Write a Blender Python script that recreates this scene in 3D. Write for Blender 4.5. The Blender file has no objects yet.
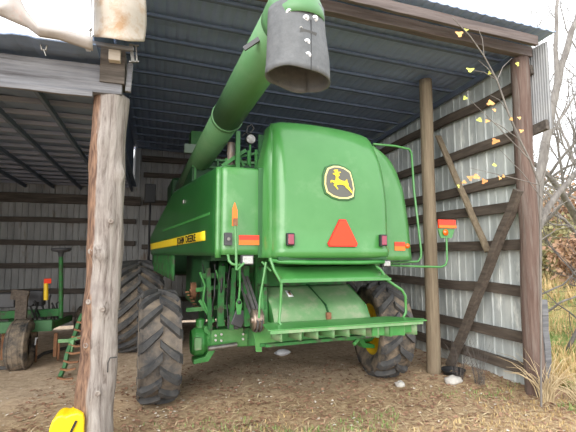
import bpy, bmesh, math, random
from mathutils import Vector, Matrix, noise
R_=math.radians; PI=math.pi
rnd=random.Random(7)
col=bpy.context.scene.collection
V=Vector
# ------------------------------------------------------------------ camera numbers
FOC=420.0; CAMH=1.75; YAW=R_(17.1); PIT=math.atan(37/420)
_F=V((math.sin(YAW)*math.cos(PIT),math.cos(YAW)*math.cos(PIT),math.sin(PIT)))
_R=V((math.cos(YAW),-math.sin(YAW),0)); _U=_R.cross(_F)
def at(x,y,X=None,Y=None,Z=None):
    d=_F+_R*((x-288)/FOC)+_U*((216-y)/FOC); c=V((0,0,CAMH))
    t=X/d.x if X is not None else (Y/d.y if Y is not None else (Z-CAMH)/d.z)
    return c+d*t
CO=V((1.677,5.484,0)); CA=R_(3)
CM=Matrix.Translation(CO)@Matrix.Rotation(CA,4,'Z'); CMi=CM.inverted()
def lat(x,y,ly):       # point in the combine's own frame on the plane ly
    c=CMi@V((0,0,CAMH)); d=_F+_R*((x-288)/FOC)+_U*((216-y)/FOC); d=CMi.to_3x3()@d
    return c+d*((ly-c.y)/d.y)
# ------------------------------------------------------------------ materials
def newmat(name):
    m=bpy.data.materials.new(name); m.use_nodes=True; nt=m.node_tree
    return m,nt,nt.nodes['Principled BSDF']
def N(nt,t,**k):
    n=nt.nodes.new(t)
    for a,b in k.items():
        if a in n.inputs: n.inputs[a].default_value=b
        else: setattr(n,a,b)
    return n
def mat(name,c1,c2=None,scale=5,stretch=(1,1,1),rough=.6,metal=0,bump=0,bscale=None,c3=None,c3lo=.6,c3hi=.7,c3scale=None,detail=6,lo=.35,hi=.65,coat=0,spec=.5,bdist=.02):
    m,nt,b=newmat(name); L=nt.links
    b.inputs['Roughness'].default_value=rough; b.inputs['Metallic'].default_value=metal
    b.inputs['Coat Weight'].default_value=coat; b.inputs['Specular IOR Level'].default_value=spec
    c1=(*c1,1)
    if c2 is None and c3 is None and not bump:
        b.inputs['Base Color'].default_value=c1; return m
    tc=N(nt,'ShaderNodeTexCoord'); mp=N(nt,'ShaderNodeMapping'); mp.inputs['Scale'].default_value=stretch
    L.new(tc.outputs['Object'],mp.inputs['Vector'])
    out=None
    if c2 is not None:
        n=N(nt,'ShaderNodeTexNoise',Scale=scale,Detail=detail,Roughness=.65); L.new(mp.outputs[0],n.inputs['Vector'])
        r=N(nt,'ShaderNodeValToRGB'); r.color_ramp.elements[0].position=lo; r.color_ramp.elements[1].position=hi
        r.color_ramp.elements[0].color=c1; r.color_ramp.elements[1].color=(*c2,1)
        L.new(n.outputs[0],r.inputs[0]); out=r.outputs[0]
    if c3 is not None:
        n=N(nt,'ShaderNodeTexNoise',Scale=c3scale or scale*.4,Detail=8,Roughness=.7); L.new(mp.outputs[0],n.inputs['Vector'])
        r=N(nt,'ShaderNodeMapRange'); r.inputs[1].default_value=c3lo; r.inputs[2].default_value=c3hi; L.new(n.outputs[0],r.inputs[0])
        x=N(nt,'ShaderNodeMix',data_type='RGBA'); L.new(r.outputs[0],x.inputs[0])
        if out: L.new(out,x.inputs[6])
        else: x.inputs[6].default_value=c1
        x.inputs[7].default_value=(*c3,1); out=x.outputs[2]
    if out: L.new(out,b.inputs['Base Color'])
    else: b.inputs['Base Color'].default_value=c1
    if bump:
        n=N(nt,'ShaderNodeTexNoise',Scale=bscale or scale*2,Detail=6); L.new(mp.outputs[0],n.inputs['Vector'])
        bp=N(nt,'ShaderNodeBump',Strength=bump,Distance=bdist); L.new(n.outputs[0],bp.inputs['Height']); L.new(bp.outputs[0],b.inputs['Normal'])
    return m
M={}
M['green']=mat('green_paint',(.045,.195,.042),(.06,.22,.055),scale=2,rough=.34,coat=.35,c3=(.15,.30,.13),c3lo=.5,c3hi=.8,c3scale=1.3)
M['green_dusty']=mat('dusty_green_paint',(.10,.26,.095),(.19,.30,.155),scale=3,rough=.6,c3=(.30,.32,.22),c3lo=.52,c3hi=.75,c3scale=6)
M['green_frame']=mat('frame_green_paint',(.03,.19,.035),(.06,.24,.06),scale=6,rough=.45,c3=(.16,.22,.10),c3lo=.6,c3hi=.72,c3scale=9)
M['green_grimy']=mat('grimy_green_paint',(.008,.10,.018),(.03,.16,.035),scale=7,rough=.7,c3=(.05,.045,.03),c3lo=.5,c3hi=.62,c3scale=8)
M['green_auger']=mat('auger_green_paint',(.085,.215,.085),(.10,.24,.10),scale=2,rough=.45,c3=(.15,.27,.13),c3lo=.5,c3hi=.8,c3scale=2)
M['green_tool']=mat('old_green_paint',(.03,.12,.04),(.05,.15,.055),scale=6,rough=.6)
M['pale_green']=mat('pale_green_plastic',(.30,.42,.33),rough=.5)
M['green_shaded']=mat('shaded_green_paint',(.012,.085,.016),(.018,.11,.022),scale=2,rough=.35,coat=.2)  # darker copy of the hood green, shade inside the shed put into the colour
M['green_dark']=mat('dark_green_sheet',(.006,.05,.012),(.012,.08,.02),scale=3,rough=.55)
M['black']=mat('black_plastic',(.015,.016,.018),rough=.5)
M['greyblk']=mat('dark_grey_plastic',(.05,.05,.055),rough=.5)
M['belt']=mat('rubber_belt',(.05,.05,.05),(.09,.085,.08),scale=20,rough=.8)
M['hose']=mat('hose_rubber',(.02,.02,.02),rough=.5)
M['tire']=mat('tire_rubber',(.045,.046,.05),(.10,.095,.09),scale=6,rough=.85,c3=(.25,.20,.15),c3lo=.38,c3hi=.66,c3scale=4,bump=.3,bscale=40)
M['lug']=mat('tyre_lug_rubber',(.040,.042,.046),(.085,.082,.078),scale=9,rough=.8,c3=(.20,.16,.12),c3lo=.58,c3hi=.8,c3scale=6,bump=.2,bscale=40)
M['tire_muddy']=mat('muddy_tire_rubber',(.03,.03,.03),(.08,.07,.06),scale=7,rough=.9,c3=(.26,.20,.14),c3lo=.42,c3hi=.68,c3scale=5,bump=.3,bscale=40)
M['yellow']=mat('yellow_paint',(.75,.50,.01),(.60,.38,.02),scale=8,rough=.5)
M['decal_yellow']=mat('yellow_decal',(.85,.62,.02),rough=.4)
M['decal_black']=mat('black_letters',(.01,.01,.01),rough=.5)
M['emblem_grey']=mat('emblem_grey',(.10,.10,.085),rough=.45)
M['cream']=mat('cream_rim',(.75,.66,.28),rough=.4)
M['red']=mat('red_lens',(.24,.022,.05),rough=.2,coat=.6)
M['smv']=mat('fluorescent_orange',(.80,.045,.008),rough=.55)
M['smv_edge']=mat('dark_red_border',(.55,.01,.01),rough=.4)
M['refl_red']=mat('red_orange_reflector',(.75,.035,.008),rough=.3)
M['refl_or']=mat('amber_reflector',(.85,.16,.008),rough=.3)
M['amber']=mat('amber_lens',(.85,.12,.005),rough=.2,coat=.5)
M['lamp_glass']=mat('lamp_lens',(.30,.29,.27),(.50,.50,.48),scale=60,rough=.15,coat=.6)
M['white']=mat('white_plastic',(.75,.76,.78),rough=.5)
M['steel']=mat('worn_steel',(.32,.31,.29),(.2,.19,.17),scale=12,rough=.4,metal=.8)
M['galv']=mat('galvanised_bolt',(.6,.6,.6),rough=.35,metal=.6)
M['rubber_boot']=mat('grey_rubber_sheet',(.085,.090,.095),(.12,.125,.13),scale=14,rough=.6,bump=.2,bscale=30,c3=(.20,.20,.20),c3lo=.6,c3hi=.8,c3scale=5)
M['muffler']=mat('muffler_metal',(.30,.27,.25),(.22,.15,.11),scale=10,rough=.5,metal=.4)
M['rust']=mat('rusty_iron',(.16,.07,.035),(.28,.14,.07),scale=9,rough=.9)
M['bronze']=mat('pulley_groove',(.42,.33,.26),(.2,.15,.12),scale=10,rough=.4,metal=.6)
# wood
M['wood_beam']=mat('weathered_beam',(.105,.105,.115),(.20,.20,.21),scale=5,stretch=(.25,4,4),rough=.9,bump=.5,bscale=18,c3=(.035,.03,.028),c3lo=.55,c3hi=.75,c3scale=4)
M['wood_dark']=mat('dark_old_lumber',(.050,.042,.035),(.12,.10,.085),scale=5,stretch=(.4,4,4),rough=.95,bump=.4,bscale=12)
M['roof_wood']=mat('haze_blue_purlin',(.10,.125,.18),(.125,.16,.225),scale=5,stretch=(1,1,1),rough=.95)  # bluish haze under the roof put into the timber colour
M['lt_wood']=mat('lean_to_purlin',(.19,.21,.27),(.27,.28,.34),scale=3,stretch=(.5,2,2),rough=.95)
M['wood_darkY']=mat('dark_old_girt',(.055,.042,.033),(.12,.095,.075),scale=5,stretch=(4,.4,4),rough=.95,bump=.4,bscale=12)
M['header']=mat('rusty_brown_header',(.085,.066,.062),(.16,.13,.12),scale=4,stretch=(.3,5,5),rough=.85,bump=.4,c3=(.09,.06,.05),c3lo=.5,c3hi=.7,c3scale=5)
M['post_right']=mat('reddish_post_wood',(.095,.056,.044),(.165,.115,.095),scale=5,stretch=(5,5,.35),rough=.9,bump=.6,bscale=14,c3=(.20,.175,.155),c3lo=.5,c3hi=.72,c3scale=3)
M['post_mid']=mat('treated_post_wood',(.16,.12,.08),(.25,.20,.135),scale=5,stretch=(6,6,.35),rough=.9,bump=.5,bscale=12,c3=(.10,.09,.05),c3lo=.55,c3hi=.75,c3scale=3)
def cedar():
    m,nt,b=newmat('peeled_cedar_post'); L=nt.links; b.inputs['Roughness'].default_value=.85
    tc=N(nt,'ShaderNodeTexCoord'); mp=N(nt,'ShaderNodeMapping'); mp.inputs['Scale'].default_value=(7,7,.7); L.new(tc.outputs['Object'],mp.inputs[0])
    n=N(nt,'ShaderNodeTexNoise',Scale=3.2,Detail=8,Roughness=.7,Distortion=.6); L.new(mp.outputs[0],n.inputs['Vector'])
    r=N(nt,'ShaderNodeValToRGB'); e=r.color_ramp.elements; e[0].position=.34; e[0].color=(.10,.078,.066,1); e[1].position=.70; e[1].color=(.37,.34,.31,1)
    q=e.new(.47); q.color=(.235,.205,.185,1); L.new(n.outputs[0],r.inputs[0])
    n2=N(nt,'ShaderNodeTexNoise',Scale=2.2,Detail=4); L.new(tc.outputs['Object'],n2.inputs['Vector'])
    mr=N(nt,'ShaderNodeMapRange'); mr.inputs[1].default_value=.57; mr.inputs[2].default_value=.72; L.new(n2.outputs[0],mr.inputs[0])
    x=N(nt,'ShaderNodeMix',data_type='RGBA'); L.new(mr.outputs[0],x.inputs[0]); L.new(r.outputs[0],x.inputs[6]); x.inputs[7].default_value=(.13,.10,.095,1)
    # strip of brown bark along the post's left side
    sp=N(nt,'ShaderNodeSeparateXYZ'); L.new(tc.outputs['Object'],sp.inputs[0])
    mp3=N(nt,'ShaderNodeMapping'); mp3.inputs['Scale'].default_value=(9,9,1.2); L.new(tc.outputs['Object'],mp3.inputs[0])
    n3=N(nt,'ShaderNodeTexNoise',Scale=2,Detail=6); L.new(mp3.outputs[0],n3.inputs['Vector'])
    a=N(nt,'ShaderNodeMath',operation='MULTIPLY_ADD'); a.inputs[1].default_value=-.09; a.inputs[2].default_value=.0; L.new(n3.outputs[0],a.inputs[0])
    s=N(nt,'ShaderNodeMath',operation='SUBTRACT'); L.new(a.outputs[0],s.inputs[0]); L.new(sp.outputs[0],s.inputs[1])
    mr2=N(nt,'ShaderNodeMapRange'); mr2.inputs[1].default_value=-.010; mr2.inputs[2].default_value=.006; L.new(s.outputs[0],mr2.inputs[0])
    nb=N(nt,'ShaderNodeTexNoise',Scale=6,Detail=6); L.new(mp3.outputs[0],nb.inputs['Vector'])
    rb=N(nt,'ShaderNodeValToRGB'); e=rb.color_ramp.elements; e[0].position=.35; e[0].color=(.08,.043,.03,1); e[1].position=.65; e[1].color=(.26,.155,.10,1); L.new(nb.outputs[0],rb.inputs[0])
    x2=N(nt,'ShaderNodeMix',data_type='RGBA'); L.new(mr2.outputs[0],x2.inputs[0]); L.new(x.outputs[2],x2.inputs[6]); L.new(rb.outputs[0],x2.inputs[7])
    L.new(x2.outputs[2],b.inputs['Base Color'])
    bp=N(nt,'ShaderNodeBump',Strength=.7,Distance=.02); L.new(n.outputs[0],bp.inputs['Height']); L.new(bp.outputs[0],b.inputs['Normal'])
    return m
M['cedar']=cedar()
M['knot']=mat('cedar_knot',(.30,.27,.24),(.17,.13,.11),scale=30,rough=.9)
def sheet(name,base,alt,stain,stretch,scale,rough=.45,metal=.35,c3lo=.56,c3hi=.68):
    return mat(name,base,alt,scale=scale,stretch=stretch,rough=rough,metal=metal,c3=stain,c3lo=c3lo,c3hi=c3hi,c3scale=scale*1.1,bump=.1)
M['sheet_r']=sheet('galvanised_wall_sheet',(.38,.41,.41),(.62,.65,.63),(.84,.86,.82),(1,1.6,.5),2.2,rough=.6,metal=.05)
M['rib_r']=mat('pale_sheet_seam',(.92,.94,.92),(.50,.53,.53),scale=6,stretch=(1,1,.6),rough=.5,metal=.2)
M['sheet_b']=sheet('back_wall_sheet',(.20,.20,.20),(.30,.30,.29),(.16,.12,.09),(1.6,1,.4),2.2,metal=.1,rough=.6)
M['wing']=mat('corrugated_wing',(.26,.27,.28),(.34,.34,.34),scale=3,rough=.6)
M['roof_metal']=sheet('haze_blue_roof_sheet',(.26,.33,.49),(.30,.38,.54),(.24,.30,.40),(.5,2,1),2,metal=.2,rough=.6)  # bluish veil of haze put into the sheet colour
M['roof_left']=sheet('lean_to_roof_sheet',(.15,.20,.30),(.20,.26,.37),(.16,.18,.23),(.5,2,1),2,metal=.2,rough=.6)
M['rust_sheet']=mat('rust_stained_sheet',(.36,.31,.25),(.44,.39,.33),scale=3,rough=.6,c3=(.30,.185,.095),c3lo=.50,c3hi=.68,c3scale=4,metal=.1)
M['eave_sheet']=mat('thin_eave_sheet',(.30,.27,.25),(.40,.37,.35),scale=4,rough=.6,c3=(.40,.22,.16),c3lo=.52,c3hi=.68,c3scale=3,metal=.1)
M['eave_wood']=mat('bleached_eave_board',(.42,.36,.30),(.55,.49,.42),scale=5,stretch=(.4,4,4),rough=.9,bump=.4)
M['rock']=mat('pale_limestone',(.36,.33,.30),(.52,.50,.46),scale=6,rough=.9,bump=.6,bscale=12)
M['yellow_plastic']=mat('bright_yellow_plastic',(.95,.66,.01),rough=.4)
M['bark']=mat('grey_tree_bark',(.13,.115,.105),(.24,.22,.20),scale=5,stretch=(2,2,.5),rough=.95)
M['bark_dark']=mat('dark_twig_bark',(.07,.06,.055),(.12,.105,.095),scale=8,rough=.95)
M['leaf_or']=mat('orange_leaf',(.62,.27,.10),(.75,.45,.16),scale=3,rough=.7)
M['leaf_yg']=mat('yellow_green_leaf',(.42,.50,.10),(.62,.58,.12),scale=3,rough=.7)
M['leaf_br']=mat('rust_brown_foliage',(.34,.19,.115),(.44,.29,.18),scale=3,rough=.8)
M['leaf_ol']=mat('olive_foliage',(.27,.25,.11),(.38,.34,.17),scale=2,rough=.8)
M['straw']=mat('straw',(.42,.31,.18),(.56,.45,.28),scale=2,rough=.9)
M['litter']=mat('fallen_leaf',(.17,.085,.05),(.40,.235,.15),scale=1.5,rough=.9)
M['chips']=mat('pale_chips',(.62,.54,.44),(.75,.70,.62),scale=1.5,rough=.9)
M['grass_g']=mat('green_grass',(.13,.20,.055),(.24,.31,.10),scale=1.2,rough=.8)
M['grass_y']=mat('dry_grass',(.38,.26,.105),(.54,.40,.20),scale=1.5,rough=.9)
def ground_mat():
    m,nt,b=newmat('dirt_and_straw_ground'); L=nt.links; b.inputs['Roughness'].default_value=.95; b.inputs['Specular IOR Level'].default_value=.15
    tc=N(nt,'ShaderNodeTexCoord'); g=tc.outputs['Object']
    def ramp(sc,cols,det=8,rough=.7):
        n=N(nt,'ShaderNodeTexNoise',Scale=sc,Detail=det,Roughness=rough); L.new(g,n.inputs['Vector'])
        r=N(nt,'ShaderNodeValToRGB'); e=r.color_ramp.elements
        e[0].position=cols[0][0]; e[0].color=(*cols[0][1],1); e[1].position=cols[-1][0]; e[1].color=(*cols[-1][1],1)
        for p,c in cols[1:-1]:
            q=e.new(p); q.color=(*c,1)
        L.new(n.outputs[0],r.inputs[0]); return r.outputs[0],n
    dirt,nd=ramp(9,[(.32,(.34,.245,.17)),(.5,(.54,.41,.29)),(.70,(.68,.55,.41))],10,.75)
    straw,ns=ramp(14,[(.3,(.20,.12,.07)),(.5,(.40,.28,.165)),(.7,(.60,.46,.29))],10,.75)
    grass,ng=ramp(5,[(.34,(.11,.16,.045)),(.47,(.22,.25,.08)),(.58,(.40,.30,.13)),(.75,(.50,.36,.19))],10,.7)
    sp=N(nt,'ShaderNodeSeparateXYZ'); L.new(g,sp.inputs[0])
    w=N(nt,'ShaderNodeTexNoise',Scale=1.3,Detail=5); L.new(g,w.inputs['Vector'])
    def mask(sock,lo,hi,amp):
        a=N(nt,'ShaderNodeMath',operation='MULTIPLY_ADD'); a.inputs[1].default_value=amp; L.new(w.outputs[0],a.inputs[0]); L.new(sock,a.inputs[2])
        r=N(nt,'ShaderNodeMapRange'); r.inputs[1].default_value=lo; r.inputs[2].default_value=hi; L.new(a.outputs[0],r.inputs[0]); return r.outputs[0]
    def mix(f,a,c):
        x=N(nt,'ShaderNodeMix',data_type='RGBA'); L.new(f,x.inputs[0]); L.new(a,x.inputs[6]); L.new(c,x.inputs[7]); return x.outputs[2]
    ins=mask(sp.outputs[1],5.3,6.6,1.0)
    c=mix(ins,straw,dirt)
    gx=mask(sp.outputs[0],5.3,5.9,1.0)
    c=mix(gx,c,grass)
    L.new(c,b.inputs['Base Color'])
    bp=N(nt,'ShaderNodeBump',Strength=.8,Distance=.03); L.new(nd.outputs[0],bp.inputs['Height']); L.new(bp.outputs[0],b.inputs['Normal'])
    return m
M['ground']=ground_mat()
# ------------------------------------------------------------------ mesh builder
def frame(d,up=V((0,0,1))):
    d=d.normalized()
    if abs(d.dot(up))>.98: up=V((0,1,0))
    s=d.cross(up).normalized(); u=s.cross(d).normalized(); return s,u
class MB:
    def __init__(s): s.v=[]; s.f=[]; s.sm=[]
    def add(s,vs,fs,smooth=False):
        o=len(s.v); s.v+= [tuple(p) for p in vs]; s.f+=[tuple(i+o for i in f) for f in fs]; s.sm+=[smooth]*len(fs); return s
    def box(s,c,size,rz=0,rot=None):
        m=rot or Matrix.Rotation(rz,3,'Z'); c=V(c); h=[q/2 for q in size]
        vs=[c+m@V((x*h[0],y*h[1],z*h[2])) for x in(-1,1) for y in(-1,1) for z in(-1,1)]
        return s.add(vs,[(0,1,3,2),(4,6,7,5),(0,4,5,1),(2,3,7,6),(0,2,6,4),(1,5,7,3)])
    def bb(s,lo,hi): return s.box([(a+b)/2 for a,b in zip(lo,hi)],[abs(b-a) for a,b in zip(lo,hi)])
    def bar(s,p,q,w,h,up=V((0,0,1)),seg=1,wob=0,seed=0):
        p=V(p);q=V(q);d=q-p; a,u=frame(d,up); vs=[];fs=[]
        for i in range(seg+1):
            c=p+d*i/seg
            if wob: c=c+a*wob*noise.noise(V((i*.6,seed,0)))+u*wob*noise.noise(V((i*.6,seed,9)))
            ww=w*(1+ (wob*2*noise.noise(V((i*.9,seed,4))) if wob else 0))
            for x,y in((-1,-1),(1,-1),(1,1),(-1,1)): vs.append(c+a*x*ww/2+u*y*h/2)
        for i in range(seg):
            for k in range(4):
                fs.append((i*4+k,i*4+(k+1)%4,(i+1)*4+(k+1)%4,(i+1)*4+k))
        n=seg*4; fs+= [(3,2,1,0),(n,n+1,n+2,n+3)]
        return s.add(vs,fs)
    def tube(s,pts,r,n=8,cap=True,smooth=True):
        pts=[V(p) for p in pts]; k=len(pts); rs=r if isinstance(r,(list,tuple)) else [r]*k
        vs=[];fs=[]; t0=(pts[1]-pts[0]).normalized(); a,u=frame(t0)
        for i,p in enumerate(pts):
            t=(pts[min(i+1,k-1)]-pts[max(i-1,0)]).normalized()
            a=(a-t*a.dot(t)); a=a.normalized() if a.length>1e-5 else frame(t)[0]; u=a.cross(t)
            for j in range(n):
                w=2*PI*j/n; vs.append(p+(a*math.cos(w)+u*math.sin(w))*rs[i])
        for i in range(k-1):
            for j in range(n): fs.append((i*n+j,i*n+(j+1)%n,(i+1)*n+(j+1)%n,(i+1)*n+j))
        s.add(vs,fs,smooth)
        if cap: s.add(vs[:n],[tuple(range(n))[::-1]]); s.add(vs[-n:],[tuple(range(n))])
        return s
    def lathe(s,prof,c,ax,n=32,smooth=True,closed=False):   # prof: (along, radius)
        c=V(c); ax=V(ax).normalized(); a,u=frame(ax); vs=[];fs=[];m=len(prof)
        for al,r in prof:
            for j in range(n):
                w=2*PI*j/n; vs.append(c+ax*al+(a*math.cos(w)+u*math.sin(w))*r)
        for i in range(m if closed else m-1):
            k=(i+1)%m
            for j in range(n): fs.append((i*n+j,i*n+(j+1)%n,k*n+(j+1)%n,k*n+j))
        return s.add(vs,fs,smooth)
    def cyl(s,p,q,r,n=16,r2=None): return s.tube([p,q],[r,r2 or r],n=n)
    def prism(s,pts,off):       # planar polygon extruded by off
        pts=[V(p) for p in pts]; off=V(off); n=len(pts)
        fs=[tuple(range(n))[::-1],tuple(range(n,2*n))]+[(i,(i+1)%n,n+(i+1)%n,n+i) for i in range(n)]
        return s.add(pts+[p+off for p in pts],fs)
    def grid(s,fn,nu,nv,smooth=True):
        vs=[fn(i/nu,j/nv) for j in range(nv+1) for i in range(nu+1)]; w=nu+1
        return s.add(vs,[(j*w+i,j*w+i+1,(j+1)*w+i+1,(j+1)*w+i) for j in range(nv) for i in range(nu)],smooth)
    def build(s,name,m,parent=None,bevel=0,solid=0,sub=0,fixn=True,origin=None,loc=None):
        me=bpy.data.meshes.new(name)
        o0=V(origin) if origin is not None else V((0,0,0))
        me.from_pydata([tuple(V(p)-o0) for p in s.v],[],s.f); me.update()
        me.polygons.foreach_set('use_smooth',s.sm)
        if fixn:
            b=bmesh.new(); b.from_mesh(me); bmesh.ops.recalc_face_normals(b,faces=b.faces); b.to_mesh(me); b.free()
        o=bpy.data.objects.new(name,me); col.objects.link(o); me.materials.append(m)
        if origin is not None: o.location=o0
        if parent: o.parent=parent
        if solid: q=o.modifiers.new('s','SOLIDIFY'); q.thickness=solid; q.offset=0
        if sub: q=o.modifiers.new('u','SUBSURF'); q.levels=sub; q.render_levels=sub
        if bevel: q=o.modifiers.new('b','BEVEL'); q.width=bevel; q.segments=2; q.limit_method='ANGLE'
        return o
def tag(o,label=None,cat=None,group=None,kind=None):
    for k,x in(('label',label),('category',cat),('group',group),('kind',kind)):
        if x: o[k]=x
    return o
def empty(name,loc,rz=0,**k):
    o=bpy.data.objects.new(name,None); col.objects.link(o); o.location=loc; o.rotation_euler=(0,0,rz); o.empty_display_size=.2
    return tag(o,**k)
def struct(mb,name,m,**k): return tag(mb.build(name,m,**k),kind='structure')
# ------------------------------------------------------------------ ground
def gz(x,y):
    z=.05*noise.noise(V((x*.7,y*.7,0)))+.02*noise.noise(V((x*2.6,y*2.6,3)))
    z+=.02*math.exp(-((x-4.5)**2/.5+(y-5.4)**2/1.6))          # litter banked up along the right wall
    d=max(0,x-7); z+=.02*d+ (.0008*d*d if d<40 else 1.28)
    return z
mb=MB()
xs=[-14+i*.5 for i in range(23)]+[-2.6+i*.1 for i in range(96)]+[7.2+i*1.2 for i in range(60)]
ys=[-8+i*.6 for i in range(16)]+[1.8+i*.1 for i in range(100)]+[12+i*1.5 for i in range(50)]
vs=[(x,y,gz(x,y)) for y in ys for x in xs]; w=len(xs)
mb.add(vs,[(j*w+i,j*w+i+1,(j+1)*w+i+1,(j+1)*w+i) for j in range(len(ys)-1) for i in range(w-1)],True)
struct(mb,'floor',M['ground'])
# ------------------------------------------------------------------ shed shell
def wall(axis,fixed,a0,a1,ztop,zbot,pitch,rib_h,name,m,rib=None,sgn=1,ribw=.03):
    """ribbed sheet wall. axis 'X' = runs along X at Y=fixed"""
    mb=MB(); n=int(round((a1-a0)/pitch)); prof=[]
    for i in range(n):
        b=a0+i*pitch
        prof+=[(b,0),(b+pitch*.46,0),(b+pitch*.49,rib_h*.5),(b+pitch*.52,0),(b+pitch-ribw*1.3,0),(b+pitch-ribw*.8,rib_h),(b+pitch-ribw*.3,rib_h)]
    prof.append((a1,0))
    vs=[]
    for t in(0,1):
        for a,h in prof:
            z=(ztop(a) if callable(ztop) else ztop) if t else (zbot(a) if callable(zbot) else zbot)
            vs.append((a,fixed+sgn*h,z) if axis=='X' else (fixed+sgn*h,a,z))
    k=len(prof); mb.add(vs,[(i,i+1,k+i+1,k+i) for i in range(k-1)])
    o=struct(mb,name,m,solid=.004,fixn=False)
    if rib:
        rb=MB()
        for i in range(n):
            b=a0+(i+1)*pitch-ribw*.55
            z0=(zbot(b) if callable(zbot) else zbot); z1=(ztop(b) if callable(ztop) else ztop)
            w2=ribw*.32
            c=fixed+sgn*(rib_h+.004)
            if axis=='X': rb.bb((b-w2,c-.003,z0),(b+w2,c+.003,z1))
            else: rb.bb((c-.003,b-w2,z0),(c+.003,b+w2,z1))
        rb.build('seam_strip',rib,o)
    return o
RZ=lambda x:(4.55-x)*.040           # the big roof sags towards the right
ZR=lambda y:4.45-(y-4.1)*.045      # its fall to the back
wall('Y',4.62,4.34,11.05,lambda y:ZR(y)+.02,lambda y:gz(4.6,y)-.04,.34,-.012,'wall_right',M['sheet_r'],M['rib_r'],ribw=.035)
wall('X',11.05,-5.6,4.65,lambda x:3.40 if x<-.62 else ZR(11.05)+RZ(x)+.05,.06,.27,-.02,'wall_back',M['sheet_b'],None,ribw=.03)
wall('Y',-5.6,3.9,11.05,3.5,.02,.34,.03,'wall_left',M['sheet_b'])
# narrow corrugated wing in front of the corner post
mb=MB(); pr=[]
for i in range(61): pr.append((3.93+i*.006, 4.66+.010*math.sin(i*PI/3)))
vs=[(x,y,z) for z in(3.30,4.44) for y,x in pr]; k=len(pr); mb.add(vs,[(i,i+1,k+i+1,k+i) for i in range(k-1)])
struct(mb,'trim_1',M['wing'],solid=.003,fixn=False)
# roofs
mb=MB()
def roofpt(u,v,x0,x1,y0,y1,fz):
    x=x0+(x1-x0)*u; y=y0+(y1-y0)*v; return (x,y,fz(x,y)+ (.012 if int(u*240)%3==0 else 0))
mb.grid(lambda u,v:roofpt(u,v,-.66,4.70,3.84,11.3,lambda x,y:ZR(y)+RZ(x)+.055),120,12,False)
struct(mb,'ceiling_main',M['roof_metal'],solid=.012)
LZ=lambda y:3.525-(y-3.7)*.018
mb=MB()
mb.grid(lambda u,v:roofpt(u,v,-5.7,-.56,3.80,11.3,lambda x,y:LZ(y)),90,10,False)
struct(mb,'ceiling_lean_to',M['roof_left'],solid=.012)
def thingbar(name,p,q,w,h,m,label,cat,group=None,seg=10,wob=.02,up=V((0,0,1)),bevel=.006,seed=0):
    mb=MB(); mb.bar(p,q,w,h,up=up,seg=seg,wob=wob,seed=seed)
    return tag(mb.build(name,m,bevel=bevel),label,cat,group)
def sbar(name,p,q,w,h,m,**k):
    mb=MB(); mb.bar(p,q,w,h,seg=k.get('seg',12),wob=k.get('wob',.015),seed=k.get('seed',0),up=k.get('up',V((0,0,1)))); return struct(mb,name,m,bevel=.005)
mb=MB(); mb.bb((-.67,4.30,3.42),(-.65,11.0,4.62)); struct(mb,'wall_gable_infill',M['roof_wood'])
mb=MB(); mb.bb((-.55,4.02,3.30),(-.34,4.25,3.62)); struct(mb,'trim_corner_block',M['wood_dark'])
# purlins and rafters: part of the ceiling
mb=MB()
for i in range(13):
    y=4.55+i*.52; mb.bar((-.55,y,ZR(y)+RZ(-.55)-.005),(4.55,y,ZR(y)+RZ(4.55)-.005),.05,.035,seg=6,wob=.01,seed=i)
struct(mb,'trim_main_purlins',M['roof_wood'])
mb=MB()
for x in(4.52,): mb.bar((x,4.3,ZR(4.3)+RZ(x)-.07),(x,11,ZR(11)+RZ(x)-.07),.05,.08,seg=6,wob=.01,seed=x)
struct(mb,'trim_main_rafters',M['roof_wood'])
mb=MB()
for i in range(16):
    y=4.4+i*.43; mb.bar((-5.5,y,LZ(y)-.035),(-.66,y,LZ(y)-.035),.045,.05,seg=6,wob=.01,seed=i+30)
struct(mb,'trim_lean_to_purlins',M['lt_wood'])
mb=MB()
for i in range(9):
    x=-5.3+i*.58; mb.bar((x,4.25,LZ(4)-.09),(x,11,LZ(11)-.09),.04,.07,seg=6,wob=.01,seed=i+50)
struct(mb,'trim_lean_to_rafters',M['roof_wood'])
# header beams
sbar('trim_header',(-.45,4.15,4.365+RZ(-.45)),(4.60,4.15,4.365),.10,.13,M['header'],seg=20)
sbar('trim_fascia',(-.5,3.90,4.385+RZ(-.5)),(4.45,3.90,4.385),.05,.12,M['header'],seg=20,seed=4)
sbar('trim_lean_to_header',(-5.6,4.10,3.325),(-.36,4.10,3.335),.12,.26,M['wood_beam'],seg=20,seed=8)
sbar('trim_lean_to_ledger',(-5.6,4.02,3.18),(-.60,4.02,3.17),.04,.05,M['wood_beam'],seg=20,seed=9)
sbar('trim_lean_to_back_plate',(-5.6,10.93,3.02),(-.45,10.93,3.02),.10,.22,M['wood_dark'],seg=12,seed=10)
sbar('trim_main_back_plate',(-.45,10.93,4.10),(4.5,10.93,4.05),.10,.14,M['wood_dark'],seg=12,seed=11)
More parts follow.
